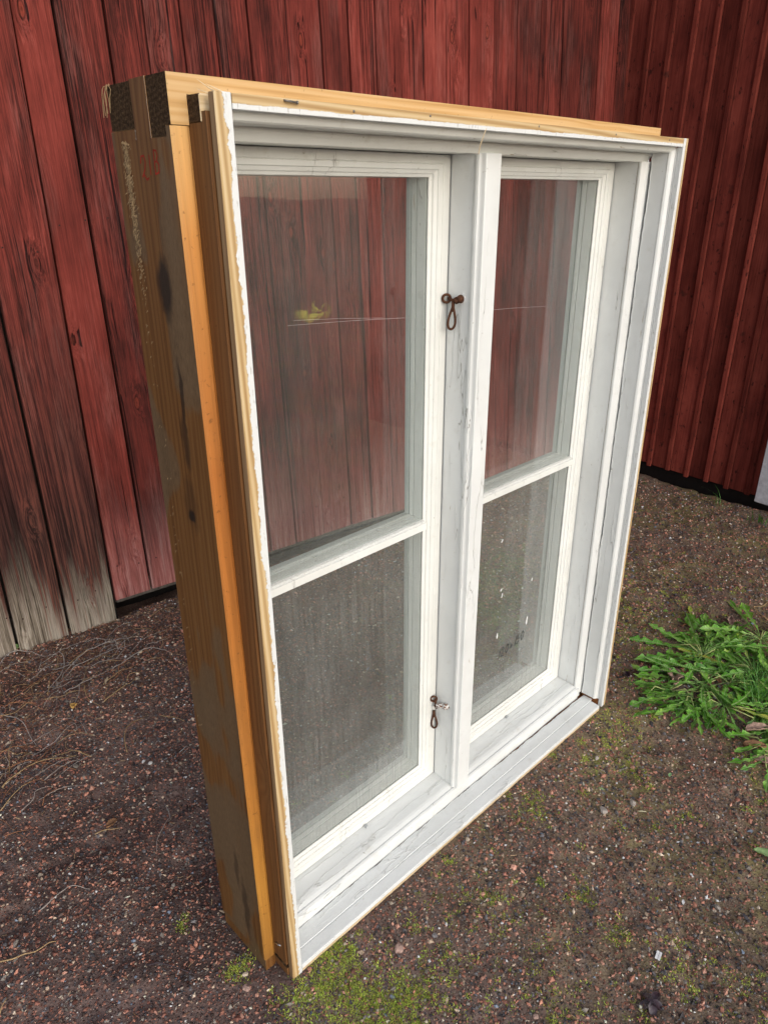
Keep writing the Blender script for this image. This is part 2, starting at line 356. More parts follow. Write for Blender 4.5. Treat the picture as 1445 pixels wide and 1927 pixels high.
def mat_ground():
    T = NT('gravelly_soil'); tc = T.n('TexCoord').outputs['Object']
    big = T.noise(tc, 1.6, 4, .6); mid = T.noise(tc, 9, 5, .65); fine = T.noise(tc, 170, 4, .7)
    t = T.math('ADD', T.math('MULTIPLY', big, .45), T.math('ADD', T.math('MULTIPLY', mid, .35), T.math('MULTIPLY', fine, .35)))
    base = T.ramp(t, [(.40, (.024,.017,.015)), (.52, (.092,.063,.054)), (.64, (.21,.143,.122)), (.80, (.33,.24,.21))])
    vo = T.n('TexVoronoi', Vector=tc, Scale=210, Randomness=1); vc = T.n('SeparateColor', Color=vo.outputs['Color'])
    gcol = T.ramp(vc.outputs[0], [(.0, (.018,.015,.015)), (.3, (.05,.032,.027)), (.5, (.15,.060,.042)), (.7, (.20,.085,.062)), (.85, (.11,.10,.095)), (.94, (.28,.22,.17)), (1., (.5,.47,.42))])
    gm = T.math('MULTIPLY', T.math('LESS_THAN', vo.outputs['Distance'], .42), T.math('GREATER_THAN', vc.outputs[1], .38))
    base = T.mix(T.math('MULTIPLY', gm, .8), base, gcol)
    # thin olive film of moss, mostly between window and the right-hand wall
    sx = T.n('SeparateXYZ', Vector=tc)
    far = T.lin(T.math('SUBTRACT', sx.outputs[0], T.math('MULTIPLY', sx.outputs[1], .3)), .2, 1.2)
    mm = T.math('MULTIPLY', T.ramp(T.math('ADD', T.math('MULTIPLY', T.noise(tc, 3.2, 3, .6), .6), T.math('MULTIPLY', T.noise(tc, 28, 4, .7), .5)), [(.50, 0.), (.64, 1.)]), far)
    mm = T.math('MULTIPLY', mm, T.ramp(fine, [(.35, .2), (.6, 1.)]))
    base = T.mix(T.math('MULTIPLY', far, .6), base, T.ramp(fine, [(.35, (.12,.086,.056)), (.6, (.33,.24,.165))]))
    base = T.mix(T.math('MULTIPLY', mm, .8), base, (.23,.215,.06))
    # red dust and brown litter by the plank wall
    lw = T.lin(T.math('ADD', sx.outputs[1], T.math('MULTIPLY', T.noise(tc, 5, 3), .5)), 1.15, 1.8)
    lw = T.math('MULTIPLY', lw, T.lin(sx.outputs[0], 1.5, 1.1))
    base = T.mix(T.math('MULTIPLY', lw, .55), base, T.ramp(fine, [(.3, (.06,.030,.022)), (.7, (.20,.105,.075))]))
    h = T.math('ADD', T.math('MULTIPLY', fine, .5), T.math('ADD', T.math('MULTIPLY', T.math('SUBTRACT', 1.0, vo.outputs['Distance']), T.math('MULTIPLY', gm, .6)), T.math('MULTIPLY', T.noise(tc, 60, 4, .6), .8)))
    return T.finish(base, T.ramp(mid, [(.3, .55), (.7, .9)]), h, 1.0, .006, .18)
def mat_leaf():
    T = NT('dandelion_leaf'); uv = T.n('TexCoord').outputs['UV']; sx = T.n('SeparateXYZ', Vector=uv); v, _ = T.coords()
    mid = T.ramp(T.math('ABSOLUTE', T.math('SUBTRACT', sx.outputs[0], .5)), [(.0, 1.), (.035, .9), (.07, 0.)])
    n = T.noise(v, 30, 4, .6)
    rib = T.n('TexWave', Vector=T.n('CombineXYZ', X=T.math('MULTIPLY', T.math('ABSOLUTE', T.math('SUBTRACT', sx.outputs[0], .5)), .35), Y=sx.outputs[1]).outputs[0], Scale=11, Distortion=1.5, Detail=1, _bands_direction='Y').outputs[1]
    base = T.ramp(n, [(.25, (.055,.23,.018)), (.46, (.16,.44,.04)), (.70, (.42,.70,.18))])
    base = T.mix(T.math('MULTIPLY', T.ramp(rib, [(.8, 0.), (1., 1.)]), .35), base, (.15,.33,.10))
    oi = T.n('ObjectInfo').outputs['Random']
    base = T.mix(1.0, base, T.ramp(oi, [(.0, (.55,.62,.55)), (.4, (.85,.88,.8)), (.75, (1.1,1.05,1.0)), (.93, (1.25,1.1,.9)), (.97, (1.9,1.0,.8))]), 'MULTIPLY')
    base = T.mix(T.math('MULTIPLY', mid, .8), base, (.34,.46,.20))
    b = T.n('BsdfPrincipled'); T.set(b.inputs['Base Color'], base); b.inputs['Roughness'].default_value = .3; b.inputs['Specular IOR Level'].default_value = .6
    bp = T.n('Bump', Height=T.math('ADD', n, rib), Strength=.35, Distance=.002); T.t.links.new(bp.outputs[0], b.inputs['Normal'])
    tr = T.n('BsdfTranslucent', Color=(.10,.30,.03)); m = T.n('MixShader', Fac=.25); T.t.links.new(b.outputs[0], m.inputs[1]); T.t.links.new(tr.outputs[0], m.inputs[2])
    T.t.links.new(m.outputs[0], T.out.inputs[0]); return T.m

RED = mat_red_weathered('weathered_red_paint'); RED_G = mat_red_weathered('weathered_red_paint_rotting_foot', True)
FRESH = mat_red_fresh()
WHITE = mat_white('old_white_paint', .45); WSASH = mat_white('dusty_white_paint', .7, .75, .4, wear=.5); WHEAD = mat_white('yellowed_white_paint', .7, 0, .5, axis='x', wear=.8, dim=1.12)
SILLW = mat_white('scratched_white_paint', .8, .12, 0, .35, .97, axis='x', wear=.28)
POST = mat_pine('dark_aged_pine', (.080,.031,.007), (.145,.060,.015), (.205,.098,.030), rough=.5, spots=[(.062,1.255,.020,.045,.9),(.066,.934,.010,.014,.95),(.064,.950,.022,.05,.35),(.052,1.115,.006,.06,.8),(.058,1.05,.012,.05,.6),(.05,.10,.012,.10,.6),(.07,.20,.010,.06,.5)], patches=((.080,.048,.023), (.185,.116,.060)), kd=.5)
ORANGE = mat_strip()
ORANGEX = mat_pine('honey_pine', (.36,.19,.060), (.52,.31,.12), (.60,.40,.20), axis='x', rough=.55, knots=True, kd=.3, dots=.4)
BROWN = mat_pine('brown_stained_pine', (.085,.034,.010), (.14,.060,.019), (.19,.088,.030), rough=.6, dots=.5)
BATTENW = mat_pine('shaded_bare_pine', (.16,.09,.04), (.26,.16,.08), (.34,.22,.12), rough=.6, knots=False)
def mat_end():
    T = NT('end_grain'); v, _ = T.coords()
    w = T.n('TexWave', Vector=T.n('VectorMath', _operation='ADD', i0=v, i1=(0,.03,.05)).outputs[0], Scale=52, Distortion=3.0, Detail=3, _wave_type='RINGS', _rings_direction='X').outputs[1]
    n = T.noise(v, 260, 4, .75)
    base = T.ramp(T.math('ADD', T.math('MULTIPLY', w, .07), T.math('MULTIPLY', n, .90)), [(.30, (.014,.008,.005)), (.45, (.050,.028,.014)), (.60, (.10,.060,.030)), (.75, (.20,.13,.07))])
    return T.finish(base, .9, n, 1.0, .004, .15)
ENDG = mat_end()
PALE = mat_pine('pale_planed_pine', (.46,.32,.16), (.60,.46,.28), (.68,.56,.38), axis='x', rough=.6, knots=False)
RAW = mat_pine('raw_rust_brown_wood', (.09,.025,.008), (.22,.075,.022), (.38,.16,.05), axis='x', rough=.7, knots=False)
STRIPL = mat_stripped('half_stripped_pine_upright', 0, .0128, .013, 1)
STRIPT = mat_stripped('half_stripped_pine_header', 2, .0062, .003, -1, 'x')
STRIPR = mat_stripped('half_stripped_pine_edge', 0, .011, .003, -1)
GLASS = mat_glass()
RUST = mat_simple('rusty_iron', (.085,.035,.018), .75, .3, .3, 220, .6, .5)
ZINC = mat_simple('zinc_plated_steel', (.5,.52,.53), .35, .5, .9, 200, .2, .1)
NAILM = mat_simple('dull_nail_steel', (.22,.2,.18), .45, .4, .7, 200, .4, .2)
NAILD = mat_simple('rusted_nail_head', (.035,.014,.010), .7, .3, .3, 300, .4, .2)
BLACKM = mat_simple('black_marker_ink', (.006,.006,.008), .5); REDM = mat_simple('red_crayon', (.30,.025,.012), .7)
def mat_prust():
    T = NT('paint_crusted_rust'); v, _ = T.coords(); n = T.noise(v, 260, 3, .6)
    base = T.mix(T.ramp(n, [(.46, 0.), (.52, 1.)]), (.16,.06,.025), (.72,.72,.70)); return T.finish(base, .75, n, .8, .003, .3)
PRUST = mat_prust()
DAUB = mat_simple('white_paint_daub', (.82,.82,.80), .5); WIREREFL = mat_simple('wire_reflection_grey', (.45,.38,.38), .6)
DARK = mat_simple('dark_boarding', (.010,.007,.006), .9); BEAM = mat_simple('grey_weathered_timber', (.10,.085,.075), .85, .2, 0, 90, .5, .5)
WTRIM = mat_simple('greyish_white_board_paint', (.50,.50,.53), .7, .3, 0, 45, .22, .5)
LEAF = mat_leaf()
GROUND = mat_ground(); PEB = mat_attr('pebble_stone', .55, .25); MOSSM = mat_attr('moss_green', .8, .15); LITM = mat_attr('litter_fibre', .75, .2)
TWIGS = [mat_simple('grey_twig_bark', (.30,.26,.235), .8, .2, 0, 120, .5), mat_simple('tan_dry_stalk', (.34,.23,.12), .7, .2, 0, 120, .35), mat_simple('dark_twig_bark', (.06,.045,.05), .8, .2, 0, 120, .5), mat_simple('rust_brown_twig_bark', (.26,.12,.065), .8, .2, 0, 120, .4)]
DRYLEAF = mat_simple('dry_brown_leaf', (.20,.105,.055), .7, .2, 0, 70, .5, .5); DARKLEAF = mat_simple('wet_dark_leaf', (.045,.028,.035), .35, .5, 0, 70, .5, .5)
OCHRE = mat_simple('ochre_crumb', (.42,.25,.08), .8, .2, 0, 90, .4, .5); STONEG = mat_simple('pale_grey_stone', (.33,.29,.26), .8, .3, 0, 60, .4, .5); STONEP = mat_simple('pink_buff_stone', (.36,.24,.20), .8, .3, 0, 60, .4, .5)
DARKST = mat_simple('dark_slate_stone', (.07,.065,.07), .6, .3, 0, 60, .4, .5)
PLAST = mat_simple('white_plastic', (.8,.8,.82), .3, .5); GRASSM = mat_simple('fresh_grass_green', (.065,.20,.03), .5, .35, 0, 40, .4, .1); STALK = mat_simple('pale_leaf_stalk', (.34,.38,.14), .5, .3, 0, 60, .4, .1)
PALEGREEN = mat_simple('pale_green_leaf_scrap', (.26,.38,.16), .5, .3, 0, 60, .4, .3)

# ------------------------------------------------------------------ ground
def axis_pts(lo, hi, step, far, n):
    core = np.arange(lo, hi+step/2, step)
    g = np.geomspace(step*2, far, n)
    return np.concatenate([(lo-g)[::-1], core, hi+g])
gx = axis_pts(-1.3, 3.3, .0135, 400, 30); gy = axis_pts(-1.6, 1.9, .0135, 400, 30)
X, Y = np.meshgrid(gx, gy); Zg = ground_h(X, Y)
nx, ny = len(gx), len(gy)
vs = np.stack([X, Y, Zg], -1).reshape(-1, 3).astype(np.float32)
idx = np.arange(nx*ny).reshape(ny, nx); q = np.stack([idx[:-1,:-1], idx[:-1,1:], idx[1:,1:], idx[1:,:-1]], -1).reshape(-1, 4)
def np_mesh(name, vs, fs, mat, cols=None, smooth=False):
    me = bpy.data.meshes.new(name); k = fs.shape[1]
    me.vertices.add(len(vs)); me.vertices.foreach_set('co', vs.astype(np.float32).ravel())
    me.loops.add(fs.size); me.loops.foreach_set('vertex_index', fs.astype(np.int32).ravel())
    me.polygons.add(len(fs)); me.polygons.foreach_set('loop_start', np.arange(0, fs.size, k, dtype=np.int32))
    me.polygons.foreach_set('use_smooth', np.full(len(fs), smooth))
    if cols is not None:
        a = me.color_attributes.new('tone', 'FLOAT_COLOR', 'POINT')
        a.data.foreach_set('color', np.concatenate([cols, np.ones((len(cols), 1))], 1).astype(np.float32).ravel())
    me.update(calc_edges=True); me.validate(); me.materials.append(mat)
    return link(bpy.data.objects.new(name, me))
tag(np_mesh('ground', vs, q, GROUND, smooth=True), kind='structure')

# pebbles: irregular low stones pressed into the soil
t_ = (1+5**.5)/2
ico = np.array([(-1,t_,0),(1,t_,0),(-1,-t_,0),(1,-t_,0),(0,-1,t_),(0,1,t_),(0,-1,-t_),(0,1,-t_),(t_,0,-1),(t_,0,1),(-t_,0,-1),(-t_,0,1)], float); ico /= np.linalg.norm(ico[0])
icf = np.array([(0,11,5),(0,5,1),(0,1,7),(0,7,10),(0,10,11),(1,5,9),(5,11,4),(11,10,2),(10,7,6),(7,1,8),(3,9,4),(3,4,2),(3,2,6),(3,6,8),(3,8,9),(4,9,5),(2,4,11),(6,2,10),(8,6,7),(9,8,1)])
def scatter(n, xr, yr, near=True):
    x = rng.uniform(*xr, n*6); y = rng.uniform(*yr, n*6)
    d = np.hypot(x+.35, y+.5)
    keep = rng.random(n*6) < (1/(1+(d/2.1)**2) if near else 1)
    dens = .55+1.0*np.clip(vnoise(x*5, y*5)+.5, 0, 1)*np.clip(vnoise(x*1.2+40, y*1.2)+.7, 0, 1)
    keep &= rng.random(n*6) < dens
    keep &= ~((x > -.03) & (x < 1.17) & (y > -.004) & (y < .21))
    keep &= ~((x > 2.96+.07*y) | (y > 1.6-.12*x))
    i = np.nonzero(keep)[0][:n]; return x[i], y[i]
PC = np.array([(.16,.070,.048),(.21,.095,.066),(.25,.13,.095),(.13,.055,.040),(.05,.035,.030),(.035,.032,.035),(.075,.07,.072),(.12,.105,.09),(.24,.18,.13),(.33,.27,.21),(.58,.56,.53),(.09,.11,.14)])
PW = np.array([15,12,8,13,17,15,9,7,5,3,1.3,.8]); PW = PW/PW.sum()
octv = np.array([(1,0,0),(0,1,0),(-1,0,0),(0,-1,0),(0,0,1),(0,0,-1)], float); octf = np.array([(0,1,4),(1,2,4),(2,3,4),(3,0,4),(1,0,5),(2,1,5),(3,2,5),(0,3,5)])
def pebble_mesh(x, y, sz, bv, bf, nm_, flat=(.45, .85), js=.3):
    n = len(x); k = len(bv)
    sc = np.stack([sz*rng.uniform(.8,1.45,n), sz*rng.uniform(.6,1.05,n), sz*rng.uniform(*flat,n)], 1)
    an = rng.uniform(0, 2*np.pi, n); jit = rng.uniform(1-js, 1+js, (n, k, 1)) if k < 10 else rng.uniform(.75, 1.2, (n, k, 1))
    P = bv[None]*jit*sc[:, None]; tl = rng.normal(0, .45, n)
    P = np.stack([P[...,0]*np.cos(tl)[:,None]-P[...,2]*np.sin(tl)[:,None], P[...,1], P[...,0]*np.sin(tl)[:,None]+P[...,2]*np.cos(tl)[:,None]], -1)
    P = np.stack([P[...,0]*np.cos(an)[:,None]-P[...,1]*np.sin(an)[:,None], P[...,0]*np.sin(an)[:,None]+P[...,1]*np.cos(an)[:,None], P[...,2]], -1)
    P += np.stack([x, y, ground_h(x, y)+sc[:,2]*rng.uniform(.0,.6,n)], 1)[:, None]
    F = (bf[None]+(np.arange(n)*k)[:, None, None]).reshape(-1, 3)
    pc = PC[rng.choice(len(PC), n, p=PW)]*rng.uniform(.9, 2.7, (n,1)); pc = np.minimum(pc, .70)
    return np_mesh(nm_, P.reshape(-1,3), F, PEB, np.repeat(pc, k, 0))
px_, py_ = scatter(235000, (-1.1, 3.05), (-1.4, 1.62)); n = len(px_); dd_ = np.hypot(px_+.35, py_+.5)
sz = np.clip(np.exp(rng.normal(math.log(.0022), .38, n))*(.9+.22*dd_), .001, .007)
tag(pebble_mesh(px_, py_, sz, octv, octf, 'gravel'), 'fine red, grey and black gravel packed over the dark soil', 'gravel', kind='stuff')
px_, py_ = scatter(9000, (-1.1, 3.05), (-1.4, 1.62)); sz = np.clip(np.exp(rng.normal(math.log(.0037), .28, len(px_))), .002, .008)
tag(pebble_mesh(px_, py_, sz, ico, icf, 'pebbles', (.4,.75)), 'larger pale and reddish pebbles strewn on the gravel', 'pebbles', kind='stuff')

# moss: clumps of short spiky tufts
mo = [(.056,.008,.05,60),(.102,-.021,.03,40),(.045,-.055,.045,90),(.069,-.12,.05,90),(.105,-.169,.05,80),(.17,-.191,.05,60),(-.023,-.043,.03,30),(.057,-.162,.06,90),(.557,-.301,.02,16),(.407,-.173,.04,20),
 (.529,-.392,.02,14),(.705,-.075,.04,22),(.553,-.516,.04,20),(.585,-.625,.05,26),(1.034,-.093,.03,20),(1.0,-.16,.03,20),(.984,-.199,.02,16),(.939,-.10,.03,18),(1.727,.173,.12,50),(1.841,.276,.15,50),(2.071,.047,.15,40),
 (1.473,.097,.12,50),(-.075,.092,.014,16),(-.048,.095,.01,10),(-.092,.257,.012,8),(.667,-.062,.05,24),(.946,-.359,.02,10),(.318,-.391,.03,18),(1.35,.2,.2,60),(1.6,.4,.25,70),(2.2,.5,.3,60),(1.15,-.05,.07,40),(.3,-.12,.12,50),(.25,-.3,.15,60),(.4,-.55,.2,60)]
MX, MY = [], []
for x, y, s, k in mo:
    k = int(k*1.15); MX += list(rng.normal(x, s*.75, k)); MY += list(rng.normal(y, s*.75, k))
for _ in range(130):      # little separate cushions
    x, y = rng.uniform(-.3, 2.2), rng.uniform(-.9, .5)
    if x < .2 and rng.random() < .6: continue
    k = rng.integers(2, 9); MX += list(rng.normal(x, .006, k)); MY += list(rng.normal(y, .006, k))
MX, MY = np.array(MX), np.array(MY); kk = ~((MX > -.03) & (MX < 1.17) & (MY > 0) & (MY < .21)); MX, MY = MX[kk], MY[kk]
nt, nb = len(MX), 22
bx = (MX[:,None]+rng.normal(0, .0052, (nt, nb))).ravel(); by = (MY[:,None]+rng.normal(0, .0052, (nt, nb))).ravel()
bz = ground_h(bx, by)-.0005; hh = rng.uniform(.0015, .0052, len(bx)); aa = rng.uniform(0, 2*np.pi, len(bx)); wv = rng.uniform(.0007, .0014, len(bx))
lean = rng.normal(0, .0032, (len(bx), 2))
A_ = np.stack([bx+wv*np.cos(aa), by+wv*np.sin(aa), bz], 1); B_ = np.stack([bx-wv*np.cos(aa), by-wv*np.sin(aa), bz], 1); C_ = np.stack([bx+lean[:,0], by+lean[:,1], bz+hh], 1)
V = np.stack([A_, B_, C_], 1).reshape(-1, 3); F = np.arange(len(V)).reshape(-1, 3)
mc = np.array([(.46,.50,.085)])*np.repeat(rng.uniform(.55, 1.25, (nt,1)), nb, 0)*rng.uniform(.75, 1.2, (nt*nb, 1))*np.array([1,1,1]); mc[:,0] *= rng.uniform(.75, 1.1, len(mc))
tag(np_mesh('moss', V, F, MOSSM, np.repeat(mc, 3, 0)), 'yellow green moss growing in cushions on the gravelly soil', 'moss', kind='stuff')

# needle and fibre litter, mostly near the plank wall
n1 = 15000
lx = rng.uniform(-.9, 1.2, n1*3); ly = rng.uniform(.5, 1.62, n1*3)
k = (rng.random(n1*3) < np.clip((ly+.12*lx-.75)/.75, .03, 1)**1.5) & (ly < 1.62-.12*lx); lx, ly = lx[k][:n1], ly[k][:n1]
ex = rng.uniform(-.6, 2.9, 3500); ey = rng.uniform(-1.0, 1.1, 3500); kk = ~((ex > -.04) & (ex < 1.2) & (ey > -.01) & (ey < .22)); lx = np.concatenate([lx, ex[kk]]); ly = np.concatenate([ly, ey[kk]])
n1 = len(lx); L = rng.uniform(.004, .016, n1); aa = rng.uniform(0, 2*np.pi, n1); w_ = rng.uniform(.0004, .0011, n1)
d = np.stack([np.cos(aa), np.sin(aa)], 1); nn = np.stack([-d[:,1], d[:,0]], 1)
z0 = ground_h(lx, ly)+rng.uniform(.001, .004, n1); zz = lambda s: z0+rng.uniform(-.001, .004, n1)
p0 = np.stack([lx-d[:,0]*L/2, ly-d[:,1]*L/2, zz(0)], 1); p1 = np.stack([lx+d[:,0]*L/2, ly+d[:,1]*L/2, zz(1)], 1)
side = np.concatenate([nn*w_[:,None], np.zeros((n1,1))], 1); upv = np.array([0,0,1.])*w_[:,None]
V = np.stack([p0-side, p0+side, p0+upv, p1-side, p1+side, p1+upv], 1).reshape(-1, 3)
fq = np.array([(0,1,4,3),(1,2,5,4),(2,0,3,5)]); F = (fq[None]+(np.arange(n1)*6)[:,None,None]).reshape(-1, 4)
lc = np.array([(.20,.11,.06),(.12,.055,.035),(.32,.22,.13),(.055,.04,.04),(.24,.10,.06)])[rng.integers(0, 5, n1)]*rng.uniform(.6, 1.3, (n1,1))
tag(np_mesh('litter', V, F, LITM, np.repeat(lc, 6, 0)), 'fine needles, bark fibres and stalk bits littering the soil', 'litter', kind='stuff')

# ------------------------------------------------------------------ barn
barn = empty('barn', (0, 0, 0)); tag(barn, 'red painted wooden barn whose two plank walls meet in a corner behind the window frame', 'barn')
upv_ = Vector((.010, .055, .998)).normalized()
def basis(h):
    h = Vector(h); nrm = upv_.cross(h).normalized(); uu = h.cross(nrm).normalized()   # h right, nrm into the wall, uu up
    if uu.z < 0: uu = -uu
    return h.normalized(), nrm, uu
def wall_mat(P, h, s, v=0, dy=0, rot=0):
    h, nn, uu = basis(h); o = Vector(P)+h*s+uu*v+nn*dy
    m = Matrix(((h.x, nn.x, uu.x), (h.y, nn.y, uu.y), (h.z, nn.z, uu.z))).to_4x4() @ Matrix.Rotation(rot, 4, 'Y'); m.translation = o if False else o; return m
a7 = R(-7); H1 = Vector((math.cos(a7), math.sin(a7), 0)); P1 = Vector((.26, 1.515, 0))
a84 = R(84); H2 = -Vector((math.cos(a84), math.sin(a84), 0)); P2 = Vector((3.1032, 1.1659, 0))
def plank(name, mat, P, h, s0b, s1b, s0t, s1t, v0, v1, thick=.022, dy=0, bev=.0018, prof=None, label=None, gap=.0016, rag=0):
    mb = MB(); w = s1b-s0b-gap*2; N = 14 if rag else 1
    if rag:   # rotted, ragged foot
        cols_ = 9; ring = []
        zs = [0]+[.05, .3, 1.2, v1-v0]
        xs = [w*i/(cols_-1) for i in range(cols_)]
        foot = [random.uniform(-rag, rag*.6)+(-rag if random.random() < .2 else 0) for _ in xs]
        st = []
        for zi, z in enumerate(zs):
            k = z/(v1-v0); x0 = (s0t-s0b)*k; sc_ = ((s1t-s0t-gap*2)*k+w*(1-k))/w
            st.append([(x0+x*sc_, 0, z+(foot[i] if zi == 0 else 0)) for i, x in enumerate(xs)]+[(x0+x*sc_, thick, z+(foot[i] if zi == 0 else 0)) for i, x in reversed(list(enumerate(xs)))])
        mb.loft(st)
    else:
        x0, x1 = s0t-s0b, s0t-s0b+(s1t-s0t-gap*2)
        pr = prof(w) if prof else [(0, 0), (w, 0), (w, thick), (0, thick)]
        pt = [(x0+(x/w)*(x1-x0), y) for x, y in pr]
        mb.loft([[(x, y, 0) for x, y in pr], [(x, y, v1-v0) for x, y in pt]])
    o = mb.build(name, mat, barn, bevel=bev, matrix=wall_mat(P, h, s0b+gap, v0, dy))
    if label: o['label'] = label
    return o
TOPV = 3.6
# plank seams of the left wall: position at the foot, position at the height of the picture's top edge (1.9 m)
long_b = [(-1.02,-.98), (-.885,-.85), (-.74,-.70), (-.60,-.56), (-.50,-.46), (-.37,-.335), (-.245,-.215), (-.076,-.053), (.088,.133)]
tt = lambda b, t: b+(t-b)*TOPV/1.9
for i in range(len(long_b)-1):
    (b0, t0), (b1, t1) = long_b[i], long_b[i+1]
    lab = {7: 'dark plank with a greyed, bare foot, last of the long planks', 6: 'plank with a light grey rotted foot and a split corner'}.get(i)
    plank('plank', RED_G, P1, H1, b0, b1, tt(b0, t0), tt(b1, t1), -.015, TOPV, .024, -.012+random.uniform(-.002, .002), label=lab, gap=.0042 if i != 6 else .0055, rag=.012)
short_t = [.133,.245,.387,.505,.622,.735,.855,.992,1.135,1.251,1.369,1.486,1.599,1.713,1.836,1.973,2.11,2.255,2.288,2.397,2.513,2.648,2.786,2.90,3.02]
short_b = [.094,.230,.372,.494]+short_t[4:]
for i in range(len(short_t)-1):
    g = .0036 if i in (0, 1, 2, 5, 8) else random.uniform(.0010, .0026)
    plank('plank', RED, P1, H1, short_b[i], short_b[i+1], tt(short_b[i], short_t[i]), tt(short_b[i+1], short_t[i+1]), .060+random.uniform(-.003, .003), TOPV, .020, random.uniform(-.003, .003)+(.004 if i == 17 else 0), gap=g)
nm = None
for o in [o for o in barn.children if o.name.startswith('plank')]:
    xs = [v_.co.x for v_ in o.data.vertices]; w = min(.14, max(xs)) if max(xs) < .3 else .12
    for zz, k in ((1.27, (.22, .78)), (.13, (.25, .75)), (2.25, (.3, .7))):
        for kk in k:
            if w < .06: continue
            if nm is None:
                mb = MB(); mb.tube([(0, .003, 0), (0, -.0012, 0)], .0026, 8); nm = mb.build('nail', NAILD); nm.parent = o
                n_ = nm
            else:
                n_ = bpy.data.objects.new('nail', nm.data); col.objects.link(n_); n_.parent = o
            n_.location = (w*kk+random.uniform(-.008, .008)+(zz*.02 if zz > 1 else 0), 0, zz+random.uniform(-.012, .012))
plank('sill_beam', BEAM, P1, H1, .10, 2.82, .10, 2.82, .036, .095, .10, .020, bev=.006)
mb = MB(); mb.box(-1.2, 3.3, .045, .12, .04, TOPV); mb.box(-1.2, 3.3, .16, .2, -.3, .1); mb.box(-1.2, .1, .03, .2, -.3, .1); o = mb.build('backing', DARK, barn, matrix=wall_mat(P1, H1, 0))
mb = MB(); mb.box(-.3, 3.6, .05, .12, -.3, TOPV); o = mb.build('backing', DARK, barn, matrix=wall_mat(P2, H2, 0))
mb = MB(); mb.box(-1.2, 2.9, .21, 5, -.3, TOPV+.02); mb.build('barn_body', DARK, barn, matrix=wall_mat(P1, H1, 0))
mb = MB(); mb.box(-.0, 3.6, .13, 5, -.3, TOPV+.02); mb.build('barn_body', DARK, barn, matrix=wall_mat(P2, H2, 0))
# right wall: boards with rounded cover battens, pitch 0.108 m
def batten_prof(w): return [(0, .004), (.002, .001), (.005, .0), (w-.003, 0), (w-.0008, .001), (w, .004), (w, .0105), (0, .0105)]
yb = []  # board seams measured from the corner
s = -.205
while s < 3.4: yb.append(s); s += .1085+random.uniform(-.0035, .0035)
for i in range(len(yb)-1):
    if yb[i] > .885 and yb[i] < .98: 
        pass
    plank('board', FRESH, P2, H2, yb[i], yb[i+1], yb[i], yb[i+1], .052+random.uniform(-.003,.003), TOPV, .018, random.uniform(0, .002), gap=.0004)
    plank('batten', FRESH, P2, H2, yb[i+1]-.026, yb[i+1]-.001, yb[i+1]-.026, yb[i+1]-.001, .048+random.uniform(-.004,.004), TOPV, .0105, -.0112, bev=0, prof=batten_prof, gap=0)
plank('white_corner_board', WTRIM, P2, H2, .925, 1.045, .925, 1.045, .045, TOPV, .03, -.058, bev=.003, label='greyish white painted trim board on the red wall')

# ------------------------------------------------------------------ window
win = empty('window_unit', (.55, .1, 0)); tag(win, 'old double casement window in a deep wooden frame with peeling white paint, on soil', 'window')
def wb(mb, name, mats, parent=None, origin=None, **k):
    """build with an origin of its own so that grain runs differ"""
    o = mb.build(name, mats, None, **k)
    par = parent or win
    if origin is not None:
        ov = Vector(origin); o.data.transform(Matrix.Translation(-ov)); o.location = ov
    pw = Vector((.55, .1, 0)); 
    o.parent = par; 
    acc = Vector((0,0,0)); p = par
    while p is not None: acc += Vector(p.location); p = p.parent
    o.location = o.location-acc
    return o
W, HT = 1.16, 1.5
# front cover strips
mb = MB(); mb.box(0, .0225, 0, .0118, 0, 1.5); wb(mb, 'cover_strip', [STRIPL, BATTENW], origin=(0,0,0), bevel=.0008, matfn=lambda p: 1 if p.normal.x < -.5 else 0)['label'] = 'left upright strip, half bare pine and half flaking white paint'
mb = MB(); mb.box(.0235, 1.139, 0, .0118, 1.4835, 1.4995); wb(mb, 'cover_strip', STRIPT, origin=(.0235,0,1.4835), bevel=.0006)['label'] = 'top strip of pale pine with a white painted lower edge'
mb = MB(); mb.box(1.1405, W, 0, .0118, .006, 1.5); wb(mb, 'cover_strip', STRIPR, origin=(1.1405,0,0), bevel=.0006)['label'] = 'right upright strip with a narrow bare pine edge'
# lining boards; jagged inner (crack) edge
def crack(t, seed, amp=.0016):
    return amp*(math.sin(t*37+seed)*.4+math.sin(t*91+seed*2)*.3+math.sin(t*211+seed*3)*.3)+random.uniform(-1, 1)*amp*.35
def lining_prof(t, seed, gap=0):
    e = .0645-gap+crack(t, seed)
    return [(.0122, 0), (.0155, 0), (.0175, .003), (.0205, .0078), (.0245, .0098), (.028, .0085), (.059, .0085), (e, .0092+crack(t, seed+5, .0006)), (e, .024)]
N = 160
zs = [.030+(1.4818-.030)*i/N for i in range(N+1)]
def inn(side, d): return (.0215+d) if side < 0 else (1.1395-d)
for side, nm in ((-1, 3.1), (1, 8.7)):
    outer = -.003 if side < 0 else 1.163
    rings = []
    for z in zs:
        gp = .0035*max(0, 1-abs(z-1.36)/.10)+.0018*(.6+.4*math.sin(z*23)) if side > 0 else .001
        if side > 0 and z < .04: gp += 0
        pr = lining_prof(z, nm, gp)
        rings.append([(inn(side, d), y, z) for y, d in pr[:-1]]+[(inn(side, .009), .0652, z)][:0]+[(outer, pr[-2][0], z), (outer, .0152, z), ((.019 if side < 0 else 1.141), .0152, z), ((.019 if side < 0 else 1.141), .0122, z)])
    mb = MB(); mb.loft(rings); wb(mb, 'lining_board', [WHITE, BROWN], origin=(outer, .0122, .03), matfn=(lambda p: 1 if (p.normal.x < -.5 and p.center.x < .0195) or (p.normal.y < -.5 and p.center.y < .016) else 0) if side < 0 else None)
